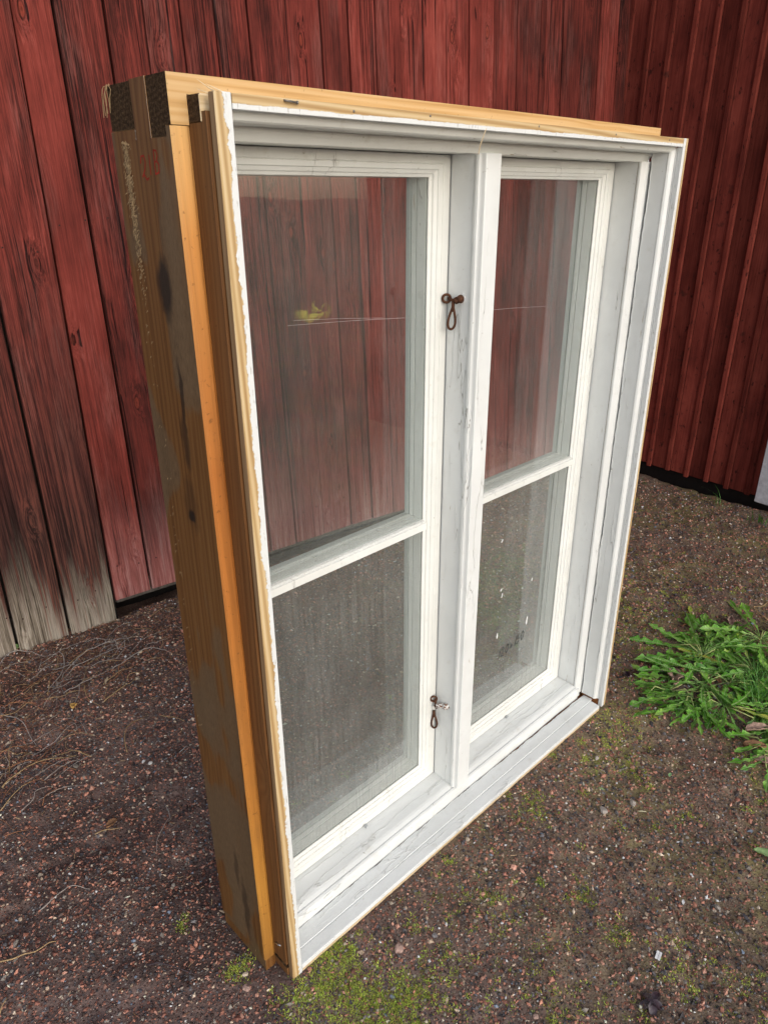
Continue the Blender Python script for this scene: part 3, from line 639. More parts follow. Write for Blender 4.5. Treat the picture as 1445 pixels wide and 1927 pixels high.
xs_ = [.0235+(1.1375-.0235)*i/N for i in range(N+1)]
rings = []
for x in xs_:
    pr = lining_prof(x, 5.5, .001)
    rings.append([(x, y, 1.483-d) for y, d in pr[:-1]]+[(x, pr[-2][0], 1.4995), (x, .0122, 1.4995)])
mb = MB(); mb.loft(rings); wb(mb, 'lining_board', WHEAD, origin=(.0235, .0122, 1.4755))
# end of the head lining: rough end-grain block at the top left
mb = MB(); mb.box(-.004, .0225, .0240, .0630, 1.4710, 1.4995); wb(mb, 'end_block', [ENDG, PALE], origin=(-.004,.0126,1.471), bevel=.001, matfn=lambda p: 1 if p.normal.y < -.5 else 0)['label'] = 'rough sawn end of the head board'
# splinters at the joint
for i, (x, y, z, dx, dz) in enumerate([(.010,.03,1.498,.035,.012),(.02,.02,1.4985,.03,.004),(-.002,.03,1.498,.02,.006),(.005,.04,1.499,.028,.016)]):
    mb = MB(); mb.tube([(x+dx, y-.016, z-.001), (x+dx*.5, y-.006, z+dz*.4), (x, y, z+dz)], lambda t: .0016*(1-t)+.0002, 4); wb(mb, 'splinter', PALE, origin=(x,y,z))
# front sill board, lying on the ground, its back edge broken away from the sill
NX = 140; top = []; rings = []
for i in range(NX+1):
    x = .0235+(1.1285-.0235)*i/NX
    g = .0006+max(0, (x-.60)/.53)**.8*.0055 if x > .60 else .0008
    if .22 < x < .33: g += .0012*math.sin((x-.22)/.11*math.pi)**2
    e = .0655-g+random.uniform(-.0009, .0009)+.0008*math.sin(x*83)
    xr = x + (.010 if i == NX else 0)
    f0 = .0002+.0007*abs(math.sin(x*19))*random.random()
    gv = .0008+.0006*abs(math.sin(x*11))
    rings.append([(x, f0, .001), (x, f0, .0085), (x, f0+.0008, .0155), (x, f0+.0025, .0168), (x, .0275, .0186), (x, .0285, .0186-gv), (x, .0296, .0186-gv), (x+(.009 if i == NX else 0), .0306, .0196), (x+(.008 if i == NX else 0), .055, .0204), (x+(.008 if i == NX else 0), e, .0203-random.uniform(0,.0006)), (x+(.008 if i == NX else 0), e, .001)])
mb = MB(); mb.loft(rings); wb(mb, 'sill_board', [SILLW, PALE], origin=(.0235,0,0), matfn=lambda p: 1 if (p.normal.y < -.6 and p.center.z < .011) or p.normal.z < -.5 else 0)['label'] = 'low front board with a long crack behind it'
mb = MB(); mb.box(-.003, .0225, .0135, .068, .001, .0215); wb(mb, 'sill_block', [ENDG, BROWN], origin=(-.003,.0135,0), bevel=.001, matfn=lambda p: 0 if p.normal.x > .5 or p.normal.z > .5 else 1)
mb = MB(); mb.box(.03, 1.141, .045, .085, .0015, .0125); wb(mb, 'bare_batten', RAW, origin=(.03,.045,0))['label'] = 'bare rust brown wood showing in the crack'
mb = MB(); mb.box(1.1415, 1.162, .0135, .07, .0015, .028); wb(mb, 'sill_block', RAW, origin=(1.1415,.0135,0), bevel=.001)
# big posts
def post_prof(side):
    m = lambda d: (.0215+d) if side < 0 else (1.1395-d)
    o = -.028 if side < 0 else 1.188
    o2 = -.0034 if side < 0 else 1.1634
    k = -1 if side < 0 else 1
    return [(o, .0530), (o-k*.0035, .0503), (o2+k*.0045, .0500), (o2, .0525), (o2, .0672), (m(.012), .0672), (m(.015), .0685), (m(.020), .0722), (m(.0255), .0762), (m(.0265), .0795), (m(.0255), .083), (m(.0245), .0845), (m(.0245), .2), (o, .2)]
for side in (-1, 1):
    pr = post_prof(side); mb = MB()
    def wig(x, y, z): return x
    zz_ = [.0305+(1.4575-.0305)*i/20 for i in range(21)]
    mb.loft([[(x, y, z) for x, y in pr] for z in zz_])
    # bridle joint at the top: tenon and rear shoulder
    xo = -.028 if side < 0 else 1.188; xi = .0445 if side < 0 else 1.1165
    mb.box(min(xo, xi), max(xo, xi), .0985, .1362, 1.4573, 1.5212)
    mb.box(min(xo, xi), max(xo, xi), .1365, .2, 1.4573, 1.4690)
    if side < 0: mb.loft([[(x, y, z) for x, y in pr[:4]+[(-.0034, .0620), (-.028, .0620)]] for z in (1.4575, 1.4683)])
    o = wb(mb, 'frame_post', [POST, ORANGE, WHITE], origin=((-.028 if side < 0 else 1.12), .05, .03),
       matfn=lambda p: (1 if p.normal.y < -.3 and (p.center.x < .02 or p.center.x > 1.14-.02-1.12+.03) and p.center.y < .012 else 0 if (p.normal.x < -.5 and p.center.x < .005) or abs(p.normal.z) > .5 or p.normal.y > .5 else 2))
    if side > 0:
        for p_ in o.data.polygons:
            p_.material_index = 0 if (p_.normal.x > .5 and p_.center.x > .03) or p_.normal.y > .5 else 2
    else:
        for p_ in o.data.polygons:
            c = p_.center + Vector((-.028, .05, .03)); nr = p_.normal
            p_.material_index = 1 if (c.y < .056 and c.x < 0 and (nr.y < -.3)) else 0 if (c.x < .0) or nr.y > .5 else 2
    o['label'] = 'left frame post, dark aged pine with an orange front strip' if side < 0 else 'right frame post, painted white inside'
# head beam with end-grain tongues
mb = MB(); mb.box(.046, 1.13, .0672, .2, 1.4692, 1.5200)
pl_ = [(-.0276,1.4692),(-.0040,1.4692),(-.0040,1.5003),(1.13,1.5003),(1.13,1.5208),(-.0276,1.5208)]
mb.loft([[(x, y, z) for y, z in [(.0502,1.4692),(.0625,1.4692),(.0625,1.4580),(.0978,1.4580),(.0978,1.5208),(.0502,1.5208)]] for x in (-.0276, -.0040)])
mb.box(-.0040, 1.13, .0502, .0978, 1.5003, 1.5208); mb.box(-.0040, .0455, .0672, .0974, 1.4580, 1.5002); mb.box(-.0272, .0455, .1370, .199, 1.4698, 1.5200)
wb(mb, 'head_beam', [ORANGEX, ENDG, POST], origin=(-.028,.05,1.458), matfn=lambda p: 1 if abs(p.normal.x) > .5 else 2 if p.normal.y > .5 else 0)['label'] = 'honey coloured head beam with rough end grain at the corner joint'
mb = MB(); pr = [(.0672, 1.469), (.0672, 1.4705), (.0672, 1.4690), (.0685, 1.4680), (.0722, 1.4630), (.0762, 1.4575), (.0795, 1.4565), (.083, 1.4575), (.0845, 1.4585), (.2, 1.4585), (.2, 1.4688)]
pr[2] = (.0668, 1.4700); pr.insert(2, (.0668, 1.4772)); pr[-1] = (.2, 1.4690); pr.append((.0671, 1.4690)); pr.append((.0671, 1.4772))
mb.loft([[(x, y, z) for y, z in pr[2:]] for x in (.0225, 1.1388)]); wb(mb, 'head_moulding', WHEAD, origin=(.0458,.0672,1.4565))
mb = MB(); mb.box(-.0279, .04, .0979, .0984, 1.4575, 1.5212); wb(mb, 'joint_edge', ORANGE, origin=(-.0279,.0979,1.4575))
# frayed fibres hanging on the top back corner
for i in range(6):
    x, y, z = -.0285, random.uniform(.185, .2), 1.519; pts = [(x, y, z)]
    dx, dy, dz = random.uniform(-.007, -.001), random.uniform(-.004, .006), random.uniform(-.006, .008)
    for k in range(5):
        pts.append((pts[-1][0]+dx*.35+random.uniform(-.002,.002), pts[-1][1]+dy*.3+random.uniform(-.003,.003), pts[-1][2]+dz*.4)); dz -= .009
    mb = MB(); mb.tube(pts, .00045, 4); wb(mb, 'frayed_fibre', TWIGS[1], origin=(x,y,z))
# frayed sawn crust along the rear edge of the side
V_, F_ = [], []
for i in range(750):
    z = 1.458-abs(random.gauss(0, .075)) if random.random() < .93 else random.uniform(.5, 1.4)
    y = .166+random.gauss(0, .0045)+(1.455-z)*.02; L_ = random.uniform(.0015, .006); a = random.uniform(-2.6, -.5); b = len(V_)
    V_ += [(-.0282, y, z), (-.0282, y+.0012, z+.0006), (-.0282-random.uniform(.0005, .0025), y+L_*math.cos(a), z+L_*math.sin(a))]; F_.append((b, b+1, b+2))
mb = MB(); mb.v, mb.f = V_, F_; o = wb(mb, 'splintered_edge', TWIGS[1], origin=(-.028,.168,1.2)); o['kind'] = 'stuff'
# bottom beam
mb = MB(); mb.box(-.0265, 1.186, .0860, .198, -.004, .0298); mb.box(-.0265, -.0040, .0515, .0859, -.004, .0298); wb(mb, 'bottom_beam', POST, origin=(-.0265,.0515,0), bevel=.001)
# main sill with rounded nose
ps = [(.0668, .016), (.0660, .036), (.0668, .0425), (.0700, .0470), (.0740, .0490), (.0775, .0485), (.0800, .0500), (.0845, .0525), (.0900, .0540), (.1372, .0556), (.2, .0560), (.2, .0305), (.09, .0302), (.09, .016)]
rings = []
for i in range(61):
    x = .0465+(1.1135-.0465)*i/60
    rings.append([(x, y+(.0006*math.sin(x*31+2)+random.uniform(-.0003,.0003) if y < .0675 else 0), z) for y, z in ps])
mb = MB(); mb.loft(rings); wb(mb, 'sill', SILLW, origin=(.0465,.066,.016))
# corner pieces of the sill nose past the jamb moulding
mb = MB(); mb.box(1.1140, 1.1270, .0675, .0765, .018, .0450); wb(mb, 'sill_horn', SILLW, origin=(1.114,.0675,.018), bevel=.002)
# mullion with beads on both front corners
mp = [(.5560, .1372), (.5560, .0850), (.5535, .0830), (.5525, .0785), (.5535, .0745), (.5560, .0722), (.5572, .0700), (.5580, .0672), (.5590, .0640), (.5605, .0628)]
mp = mp+[(1.16-x, y) for x, y in reversed(mp)]
mb = MB(); mb.loft([[(x, y, z) for x, y in mp] for z in (.0515, .1, .7, 1.4, 1.4580)]); wb(mb, 'mullion', WHITE, origin=(.58,.0628,.05), bevel=.0006)
mb = MB(); mb.box(.5575, .6025, .1376, .2, .0565, 1.458); wb(mb, 'mullion', WHITE, origin=(.5575,.138,.05))
# sashes
SP_IN = [(0,.1386),(.0172,.1386),(.0180,.1402),(.0190,.1388),(.0285,.1392),(.0298,.1418),(.0368,.1440),(.0380,.1468),(.0440,.1490),(.0440,.1515),(.0395,.1516),(.0395,.1545),(.0440,.1550),(.0440,.1765),(0,.1765)]
SP_OUT = [(0,.1785),(.0440,.1785),(.0440,.1890),(.0400,.1892),(.0400,.1925),(.0440,.1926),(.0440,.2035),(0,.2035)]
def ring_sash(name, prof, x0, x1, z0, z1, mat, parent, origin):
    mb = MB(); ts = .80
    def corner(sx, sz, d): 
        return ((x0+d) if sx < 0 else (x1-d), (z0+d) if sz < 0 else (z1-d*ts))
    cs = [(-1,-1),(1,-1),(1,1),(-1,1)]
    rings = []
    for sx, sz in cs+[cs[0]]:
        rings.append([(corner(sx, sz, d)[0], y, corner(sx, sz, d)[1]) for d, y in prof])
    mb.loft(rings, caps=False)
    o = wb(mb, name, mat, parent, origin=origin, bevel=.0005)
    bm = bmesh.new(); bm.from_mesh(o.data); bmesh.ops.remove_doubles(bm, verts=bm.verts, dist=1e-6); bmesh.ops.recalc_face_normals(bm, faces=bm.faces); bm.to_mesh(o.data); bm.free()
    return o
sashes = []
for (x0, x1) in ((.0475, .5545), (.6055, .1*0+1.1120)):
    z0, z1 = .0572, 1.4572
    s_in = ring_sash('inner_sash', SP_IN, x0, x1, z0, z1, WSASH, win, (x0, .1386, z0)); s_in['label'] = 'inner casement with two panes, '+('left' if x0 < .3 else 'right')+' opening'
    s_out = ring_sash('outer_sash', SP_OUT, x0, x1, z0, z1, WSASH, win, (x0, .1785, z0))
    sashes.append(s_in)
    xa, xb = x0+.0442, x1-.0442
    mz = .760
    pr = [(-.0075,.1390),(.0075,.1390),(.0085,.1415),(.0110,.1440),(.0120,.1500),(.0120,.1515),(.0085,.1516),(.0085,.1545),(.0120,.1550),(.0120,.1630),(.0112,.1640),(.0120,.1650),(.0120,.1765),(-.0120,.1765),(-.0120,.1500),(-.0110,.1440),(-.0085,.1415)]
    mb = MB(); mb.loft([[(x, y, mz+dz) for dz, y in pr] for x in (xa, xb)]); wb(mb, 'glazing_bar', WSASH, s_in, origin=(xa,.139,mz))
    pr2 = [(-.0120,.1785),(.0120,.1785),(.0120,.1850),(.0112,.1858),(.0120,.1866),(.0120,.2035),(-.0120,.2035)]
    mb = MB(); mb.loft([[(x, y, mz+dz) for dz, y in pr2] for x in (xa, xb)]); wb(mb, 'glazing_bar', WSASH, s_out, origin=(xa,.1785,mz))
    for sash, yy, th in ((s_in, .1521, .0022), (s_out, .1896, .0022)):
        for (za, zb, amt) in ((z0+.0405, mz-.0088, 1.0), (mz+.0088, z1-.0325, .22)):
            mb = MB(); mb.box(xa-.0035, xb+.0035, yy, yy+th, za, zb)
            o = wb(mb, 'glass_pane', GLASS, sash, origin=(xa,yy,za)); o.color = (amt if sash is s_in else amt*.5, 0, 0, 1)
# screws at the foot of each inner sash
for x, y, sh in ((.3155, .1335, sashes[0]), (.853, .1355, sashes[1])):
    mb = MB(); rg = []
    for rad, z in ((.0018, .052), (.0018, .058), (.0042, .0600), (.0046, .0612), (.0044, .0622), (.0024, .0624), (.0020, .0612), (.0001, .0611)):
        rg.append([(x+rad*math.cos(k*math.pi/8), y+rad*math.sin(k*math.pi/8)-.002, z) for k in range(16)])
    mb.loft(rg); wb(mb, 'screw', ZINC, sh, origin=(x,y,.052), smooth=True)
# rusty hasps
def circle(c, rad, ax1, ax2, a0=0, a1=2*math.pi, n=18):
    c = Vector(c); ax1 = Vector(ax1); ax2 = Vector(ax2)
    return [c+ax1*rad*math.cos(a0+(a1-a0)*k/n)+ax2*rad*math.sin(a0+(a1-a0)*k/n) for k in range(n+1)]
fx = Vector((.72, -.69, 0))     # hangs roughly square to the opening corner
def hasp(zc, ring_a, bar_end, loop_top, loop_len, lean, painted=False):
    root = MB(); root.tube([Vector((.5562, .104, zc)), Vector((.550, .104, zc)), Vector((.5465, .106, zc-.001))], lambda t: .0085-.003*t, 10)
    if painted: root.tube([Vector((.5555, .112, zc-.004)), Vector((.549, .116, zc-.002)), Vector((.5455, .124, zc-.006))], lambda t: .0085-.0025*math.sin(t*3), 7)
    e = wb(root, 'hasp', [PRUST if painted else RUST], origin=(.5562,.104,zc), smooth=True)
    e['label'] = ('lower' if painted else 'upper')+' rusty window hasp on the mullion'
    mb = MB(); mb.tube(circle(ring_a, .0072, fx, (0,0,1)), .0025, 8, caps=False); wb(mb, 'eye', RUST, e, origin=ring_a, smooth=True)
    mb = MB(); mb.tube([Vector(ring_a)+Vector((.003,-.002,0)), (Vector(ring_a)+Vector(bar_end))/2+Vector((0,-.001,-.001)), Vector(bar_end)], .0031, 8); mb.tube([Vector(bar_end)+Vector((0,.004,.003)), Vector(bar_end)+Vector((-.001,-.003,-.003))], .0048, 8)
    wb(mb, 'hinge_bar', RUST, e, origin=bar_end, smooth=True)
    t = Vector(loop_top); pts = []; n = 28
    for k in range(n+1):
        u_ = k/n*2*math.pi; s = (1-math.cos(u_))/2          # 0 at the top, 1 at the foot
        wd = .0085*math.sin(u_)*(s**.8)*1.15
        pts.append(t+fx*(wd+lean*s)+Vector((0,0,-loop_len*s)))
    mb = MB(); mb.tube(pts, .0023, 8, caps=False); mb.tube([t+Vector((0,0,.006)), t+Vector((0,0,-.012))+fx*lean*.2], .0032, 8); wb(mb, 'loop', RUST, e, origin=loop_top, smooth=True)
    if painted is False:
        mb = MB(); mb.tube([Vector((.5558,.104,zc)), Vector((.5540,.104,zc))], .0105, 12); wb(mb, 'plate', DAUB, e, origin=(.5558,.104,zc))
hasp(1.219, (.5445, .1305, 1.2185), (.5475, .1080, 1.2165), (.5460, .1150, 1.2080), .044, -.003)
hasp(.2850, (.5430, .1340, .2960), (.5455, .1260, .2770), (.5440, .1330, .2550), .046, .002, True)
# small ring on the right side of the mullion, seen behind its edge
mb = MB(); mb.tube(circle((.617, .112, .245), .0085, fx, (0,0,1)), .0017, 8, caps=False); mb.tube([(.604,.112,.245), (.610,.112,.245)], .003, 8); o = wb(mb, 'hook', RUST, origin=(.605,.112,.245), smooth=True)
# nails in the top strip
for i, (x, z) in enumerate([(.349, 1.4955), (.612, 1.4955), (.859, 1.4945), (1.074, 1.494), (.205, 1.4925)]):
    mb = MB(); mb.tube([(x, .001, z), (x, -.0008, z)], .0016, 8); wb(mb, 'nail', NAILM, origin=(x,0,z), smooth=True)
mb = MB(); mb.tube([(.095, .001, 1.4975), (.0955, -.003, 1.4965), (.101, -.0045, 1.4962), (.1115, -.0040, 1.4955)], .0011, 8); mb.tube([(.1110, -.0040, 1.4957), (.1123, -.0038, 1.4954)], .0021, 8); wb(mb, 'nail', NAILM, origin=(.095,0,1.4965), smooth=True)['label'] = 'nail bent flat against the top strip'
mb = MB(); mb.tube([(-.002,.030,.072),(-.0045,.036,.0705),(-.004,.046,.066)], .0016, 6); wb(mb, 'nail', ZINC, origin=(-.002,.03,.072), smooth=True)
mb = MB(); mb.tube([(.475,-.0003,1.486),(.466,-.004,1.478),(.455,-.006,1.462),(.452,-.006,1.450)], .0006, 4); wb(mb, 'splinter', PALE, origin=(.475,0,1.486))
# ---- handwriting
def stroke(mb, pts, w, fr):
    """flat pen stroke on plane frame fr(u, v) -> Vector, normal given by tiny offset"""
    for i in range(len(pts)-1):
        (u0, v0), (u1, v1) = pts[i], pts[i+1]; dx, dy = u1-u0, v1-v0; L = math.hypot(dx, dy) or 1; nxx, nyy = -dy/L*w/2, dx/L*w/2; ex_, ey_ = dx/L*w*.35, dy/L*w*.35
        b = len(mb.v); o = i*1e-6
        mb.v += [fr(u0+nxx-ex_, v0+nyy-ey_, o), fr(u0-nxx-ex_, v0-nyy-ey_, o), fr(u1-nxx+ex_, v1-nyy+ey_, o), fr(u1+nxx+ex_, v1+nyy+ey_, o)]; mb.f.append((b, b+1, b+2, b+3))
GL = {'1': [[(.35,.0),(.5,1.)]], '2': [[(.1,.75),(.25,.98),(.5,1.),(.62,.8),(.5,.5),(.1,.08),(.7,.0)]], '0': [[(.4,1.),(.12,.75),(.1,.3),(.35,0),(.62,.25),(.68,.7),(.4,1.)]],
      'x': [[(.05,.25),(.65,.55)],[(.45,.12),(.25,.72)]], '5': [[(.6,1.),(.22,.95),(.18,.55),(.5,.6),(.62,.3),(.4,.0),(.1,.05)]],
      'B': [[(.2,0.),(.25,1.)],[(.25,1.),(.6,.97),(.68,.75),(.5,.55),(.27,.5)],[(.5,.55),(.78,.4),(.7,.08),(.2,0.)]], 'S2': [[(.05,.72),(.2,.98),(.5,1.),(.6,.75),(.45,.45),(.12,.18),(.3,.28),(.55,.05),(.8,.12)]], 'I': [[(.3,0),(.34,.95)]]}
mb = MB(); fr = lambda u_, v_, o: (.812+u_, .1509-o, .262+v_)
cx = 0
for ch, wdt in (('1',.016),('2',.022),('0',.022),('x',.022),('1',.014),('5',.022),('0',.022)):
    for st in GL[ch]:
        stroke(mb, [(cx+a*.019+b*.004, b*(.027 if ch != 'x' else .020)+cx*.13) for a, b in st], .0024, fr)
    cx += wdt*.86
o = mesh_obj('marker_writing', mb.v, mb.f, BLACKM); sashes[1]
def adopt(o, par):
    acc = Vector((0,0,0)); p = par
    while p is not None: acc += Vector(p.location); p = p.parent
    o.parent = par; o.location = Vector(o.location)-acc
adopt(o, sashes[1]); o['label'] = 'handwritten 120x150 in black marker on the lower right pane'
mb = MB(); fr = lambda u_, v_, o: (-.02835-o, .1335-u_, 1.413+v_)
for st in GL['S2']: stroke(mb, [(a*.022, b*.028-.001) for a, b in st], .0022, fr)
for st in GL['I']: stroke(mb, [(.021+a*.01, .006+b*.022) for a, b in st], .0018, fr)
for st in GL['B']: stroke(mb, [(.032+a*.018, .006+b*.026) for a, b in st], .0020, fr)
o = mesh_obj('crayon_mark', mb.v, mb.f, REDM); adopt(o, win); o['label'] = 'handwritten 2IB in red on the left side'
for i, (x, z, w_, h_, t_) in enumerate([(.946,.455,.004,.010,.3),(.810,.478,.006,.007,.2),(.815,.460,.003,.013,.25),(.938,.330,.006,.026,.1),(.806,.342,.0055,.017,.03),(.80,.62,.005,.008,.6)]):
    pts = [(x+w_*math.cos(a)*random.uniform(.8,1.1)*.5+t_*h_*math.sin(a)*.5, .1509, z+h_*math.sin(a)*.5) for a in [k*math.pi/5 for k in range(10)]]
    pts2 = [(p[0], .1515, p[2]) for p in pts]
    mb = MB(); mb.loft([pts, pts2]); wb(mb, 'paint_daub', DAUB, sashes[1], origin=(x,.1515,z))
# reflections of wires, modelled as long fine grey lines across the upper panes
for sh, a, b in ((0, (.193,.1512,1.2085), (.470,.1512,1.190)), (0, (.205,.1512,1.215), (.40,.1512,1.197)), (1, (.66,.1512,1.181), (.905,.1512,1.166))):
    mb = MB(); mid = tuple((p+q_)/2+(0,0,.0012)[i] for i, (p, q_) in enumerate(zip(a, b))); mb.tube([a, mid, b], .00022, 4); wb(mb, 'wire_reflection', WIREREFL, sashes[sh], origin=a)

# a faint yellow-green patch on the inner pane
def mat_pane_patch():
    T = NT('yellow_green_patch'); tc = T.n('TexCoord').outputs['Object']; sx = T.n('SeparateXYZ', Vector=tc)
    rr_ = T.math('SQRT', T.math('ADD', T.math('POWER', T.math('ABSOLUTE', T.math('DIVIDE', sx.outputs[0], .042)), 2.0), T.math('POWER', T.math('ABSOLUTE', T.math('DIVIDE', sx.outputs[2], .019)), 2.0)))
    n = T.ramp(T.noise(T.mul(tc, (.7, 1, 1.3)), 58, 2, .5, 1.2), [(.44, 0.), (.58, 1.)])
    fac = T.math('MULTIPLY', T.math('MULTIPLY', n, T.lin(rr_, 1.0, .35)), .42)
    df = T.n('BsdfDiffuse', Color=(.42,.40,.10)); tr = T.n('BsdfTransparent'); m = T.n('MixShader'); T.set(m.inputs[0], fac)
    T.t.links.new(tr.outputs[0], m.inputs[1]); T.t.links.new(df.outputs[0], m.inputs[2]); T.t.links.new(m.outputs[0], T.out.inputs[0]); return T.m
mb = MB(); mb.v = [(.203,.1516,1.203),(.287,.1516,1.203),(.287,.1516,1.243),(.203,.1516,1.243)]; mb.f = [(0,1,2,3)]
wb(mb, 'pane_patch', mat_pane_patch(), sashes[0], origin=(.245,.1516,1.223))

# ------------------------------------------------------------------ things on the ground
def smooth_path(pts, n=6, zr=.0, lift=.003, arch=.0):
    out = []; P_ = [Vector((x, y, 0)) for x, y in pts]; P_ = [P_[0]*2-P_[1]]+P_+[P_[-1]*2-P_[-2]]
    m = len(P_)-3
    for i in range(m):
        p0, p1, p2, p3 = P_[i:i+4]
        for k in range(n + (1 if i == m-1 else 0)):
            t = k/n; q_ = .5*((2*p1)+(-p0+p2)*t+(2*p0-5*p1+4*p2-p3)*t*t+(-p0+3*p1-3*p2+p3)*t**3); out.append(q_)
    N_ = len(out)
    for i, q_ in enumerate(out): q_.z = gz(q_.x, q_.y)+lift+arch*math.sin(math.pi*i/(N_-1))+random.uniform(0, zr)
    return out
def twig(pts, rad, mat, label, group=None, arch=.006, name='twig', cat='twig'):
    P_ = smooth_path(pts, 5, .0015, rad+.001, arch); base = P_[0].copy()
    mb = MB(); mb.tube([p-base for p in P_], lambda t: rad*(1-.55*t), 5)
    o = mb.build(name, mat, smooth=True); o.location = base; return tag(o, label, cat, group)
TW = [([(.115,1.328),(.166,1.356),(.228,1.358),(.333,1.332)],.0022,0,'long pale grey branching twig nearest the foot of the short planks'),
([(.192,1.199),(.249,1.207),(.314,1.216),(.355,1.188),(.37,1.142)],.0018,0,'grey twig that hooks over towards the dark frame side'),
([(-.053,1.5),(-.015,1.529),(.027,1.519),(.057,1.464),(.098,1.411)],.0018,0,'grey twig arching close to the long planks at left'),
([(.109,1.425),(.104,1.369),(.069,1.298),(.023,1.255),(-.013,1.237)],.0018,0,'pale twig curving like a bow through the tangle'),
([(.032,1.194),(.071,1.186),(.138,1.191),(.183,1.196)],.0017,0,'bundle-like grey twig lying straight above the tan stalk'),
([(.102,1.067),(.157,1.08),(.227,1.098)],.0018,1,'straight straw coloured stalk lying alone on the soil'),
([(.092,1.182),(.073,1.111),(.086,1.053)],.0014,1,'thin bent tan twig crossing below the tangle'),
([(-.125,1.277),(-.084,1.241),(-.049,1.207)],.0022,3,'rust brown twig at the left edge of the tangle'),
([(-.143,1.221),(-.118,1.181),(-.108,1.134),(-.111,1.065),(-.109,1.037)],.0017,0,'grey twig bending down with a forked end'),
([(-.213,1.006),(-.156,.974),(-.139,.954),(-.072,.852)],.0019,3,'orange brown twig reaching farthest right of the lower tangle'),
([(-.236,.922),(-.182,.945),(-.134,.945),(-.052,.9)],.0020,1,'long tan stalk in the lower tangle'),
([(.058,.825),(.072,.867),(.095,.906),(.125,.923),(.159,.923)],.0015,1,'thin tan twig curved like a hook, alone on gravel'),
([(.198,.899),(.212,.866),(.234,.825)],.0014,1,'short straight straw bit beside the frame'),
([(.044,.592),(.031,.54),(.003,.515),(-.026,.492),(-.044,.464)],.0013,0,'thin zigzag twig running down beside the frame foot'),
([(-.043,.559),(-.055,.52),(-.06,.479)],.0011,2,'fine dark rootlet left of the zigzag twig'),
([(-.125,.617),(-.073,.595)],.0016,1,'short pale stick across the curled brown leaf'),
([(-.184,.785),(-.167,.804),(-.128,.815)],.0014,3,'small bent brown twig below the lower tangle'),
([(-.23,.796),(-.191,.82),(-.18,.837),(-.143,.837)],.0015,0,'kinked grey twig below the lower tangle'),
([(.321,1.247),(.309,1.154)],.0015,3,'short brown twig crossing the hooked grey one'),
([(.135,1.139),(.183,1.157),(.244,1.159)],.0015,1,'thin straw with a narrow dry leaf at one end'),
([(-.265,.844),(-.208,.88),(-.159,.899)],.0017,1,'tan stalk running in from the left edge, lower tangle'),
([(-.197,1.055),(-.163,1.047),(-.112,1.04)],.0015,3,'thin reddish twig between the two tangles'),
([(-.399,.429),(-.348,.403),(-.317,.399),(-.299,.398)],.0017,1,'pale twig entering from the lower left edge of the picture'),
([(-.293,.756),(-.239,.732)],.0014,3,'short brown stick low at the left edge'),
([(-.193,.418),(-.142,.421),(-.077,.444)],.0016,2,'dark twig lying aslant on open gravel'),
([(-.191,.223),(-.166,.196),(-.131,.138)],.0017,2,'dark bluish twig in the hollow left of the frame foot'),
([(-.297,.493),(-.233,.504),(-.199,.47)],.0014,0,'thin twig with a paler right end on open gravel'),
([(-.434,.321),(-.41,.344)],.0015,1,'straw bit at the bottom left corner'),
([(1.725,.029),(1.803,.011),(1.834,.016)],.0024,3,'left arm of the forked dry stalk behind the dandelions'),
([(1.81,.009),(1.769,-.04),(1.734,-.085)],.0024,1,'orange dry stalk pointing down into the dandelion leaves'),
([(1.644,.036),(1.686,-.015),(1.703,-.046)],.0016,1,'thin pale straw left of the forked dry stalk'),
([(1.987,-.166),(2.03,-.10),(2.066,-.119),(2.113,-.122)],.0024,1,'curled dry stalk at the right edge above the dandelions')]
for pts, rad, mi, lab in TW: twig(pts, rad*1.05, TWIGS[mi], lab, 'twigs lying on the soil')
def rnd_twig(cx, cy, sx, sy, label, group, n, dirm=.35):
    for _ in range(n):
        x, y = random.gauss(cx, sx), random.gauss(cy, sy)
        if y > 1.47-.12*x: y = 1.47-.12*x-random.random()*.05
        a = random.gauss(dirm, .8); L = random.uniform(.06, .2); pts = [(x, y)]
        for k in range(4):
            pts.append((pts[-1][0]+math.cos(a)*L/4, pts[-1][1]+math.sin(a)*L/4)); a += random.gauss(0, .35)
        if any(p[1] > 1.5-.12*p[0] for p in pts): continue
        if any(p[0] > -.07 and p[1] < .26 for p in pts): continue
        twig(pts, random.uniform(.0006, .0014), random.choice([TWIGS[0]]*2+[TWIGS[1], TWIGS[2], TWIGS[3]]), label, group, random.uniform(.001, .014))
rnd_twig(-.02, 1.27, .16, .13, 'thin dry twig tangled in the heap below the long planks', 'thin twigs in the upper tangle', 80)
rnd_twig(-.20, .93, .07, .08, 'thin dry twig tangled in the lower heap at the left edge', 'thin twigs in the lower tangle', 40)
rnd_twig(.18, 1.30, .12, .09, 'thin dry twig below the gap under the short planks', 'thin twigs below the short planks', 30)

rnd_twig(.25, -.35, .35, .2, 'short dry twig scattered on the open gravel in front of the window', 'short twigs in front', 14)
rnd_twig(1.5, .35, .4, .3, 'short dry twig on the mossy ground behind the dandelions', 'short twigs behind the dandelions', 22)
def stone(name, x, y, sx, sy, sz, mat, label, rz=0, sink=.3, cat='stone', seed=1):
    rs = random.Random(seed); bm = bmesh.new(); bmesh.ops.create_icosphere(bm, subdivisions=2, radius=1)
    for v in bm.verts:
        k = 1+.16*math.sin(v.co.x*3.1+seed)+.13*math.cos(v.co.y*4.2+seed*2)+rs.uniform(-.05, .05); v.co = Vector((v.co.x*sx*k, v.co.y*sy*k, v.co.z*sz*k))
    me = bpy.data.meshes.new(name); bm.to_mesh(me); bm.free(); me.materials.append(mat)
    o = link(bpy.data.objects.new(name, me)); o.location = (x, y, gz(x, y)+sz*(1-sink)); o.rotation_euler = (0,0,rz); return tag(o, label, cat, 'larger stones on the soil')
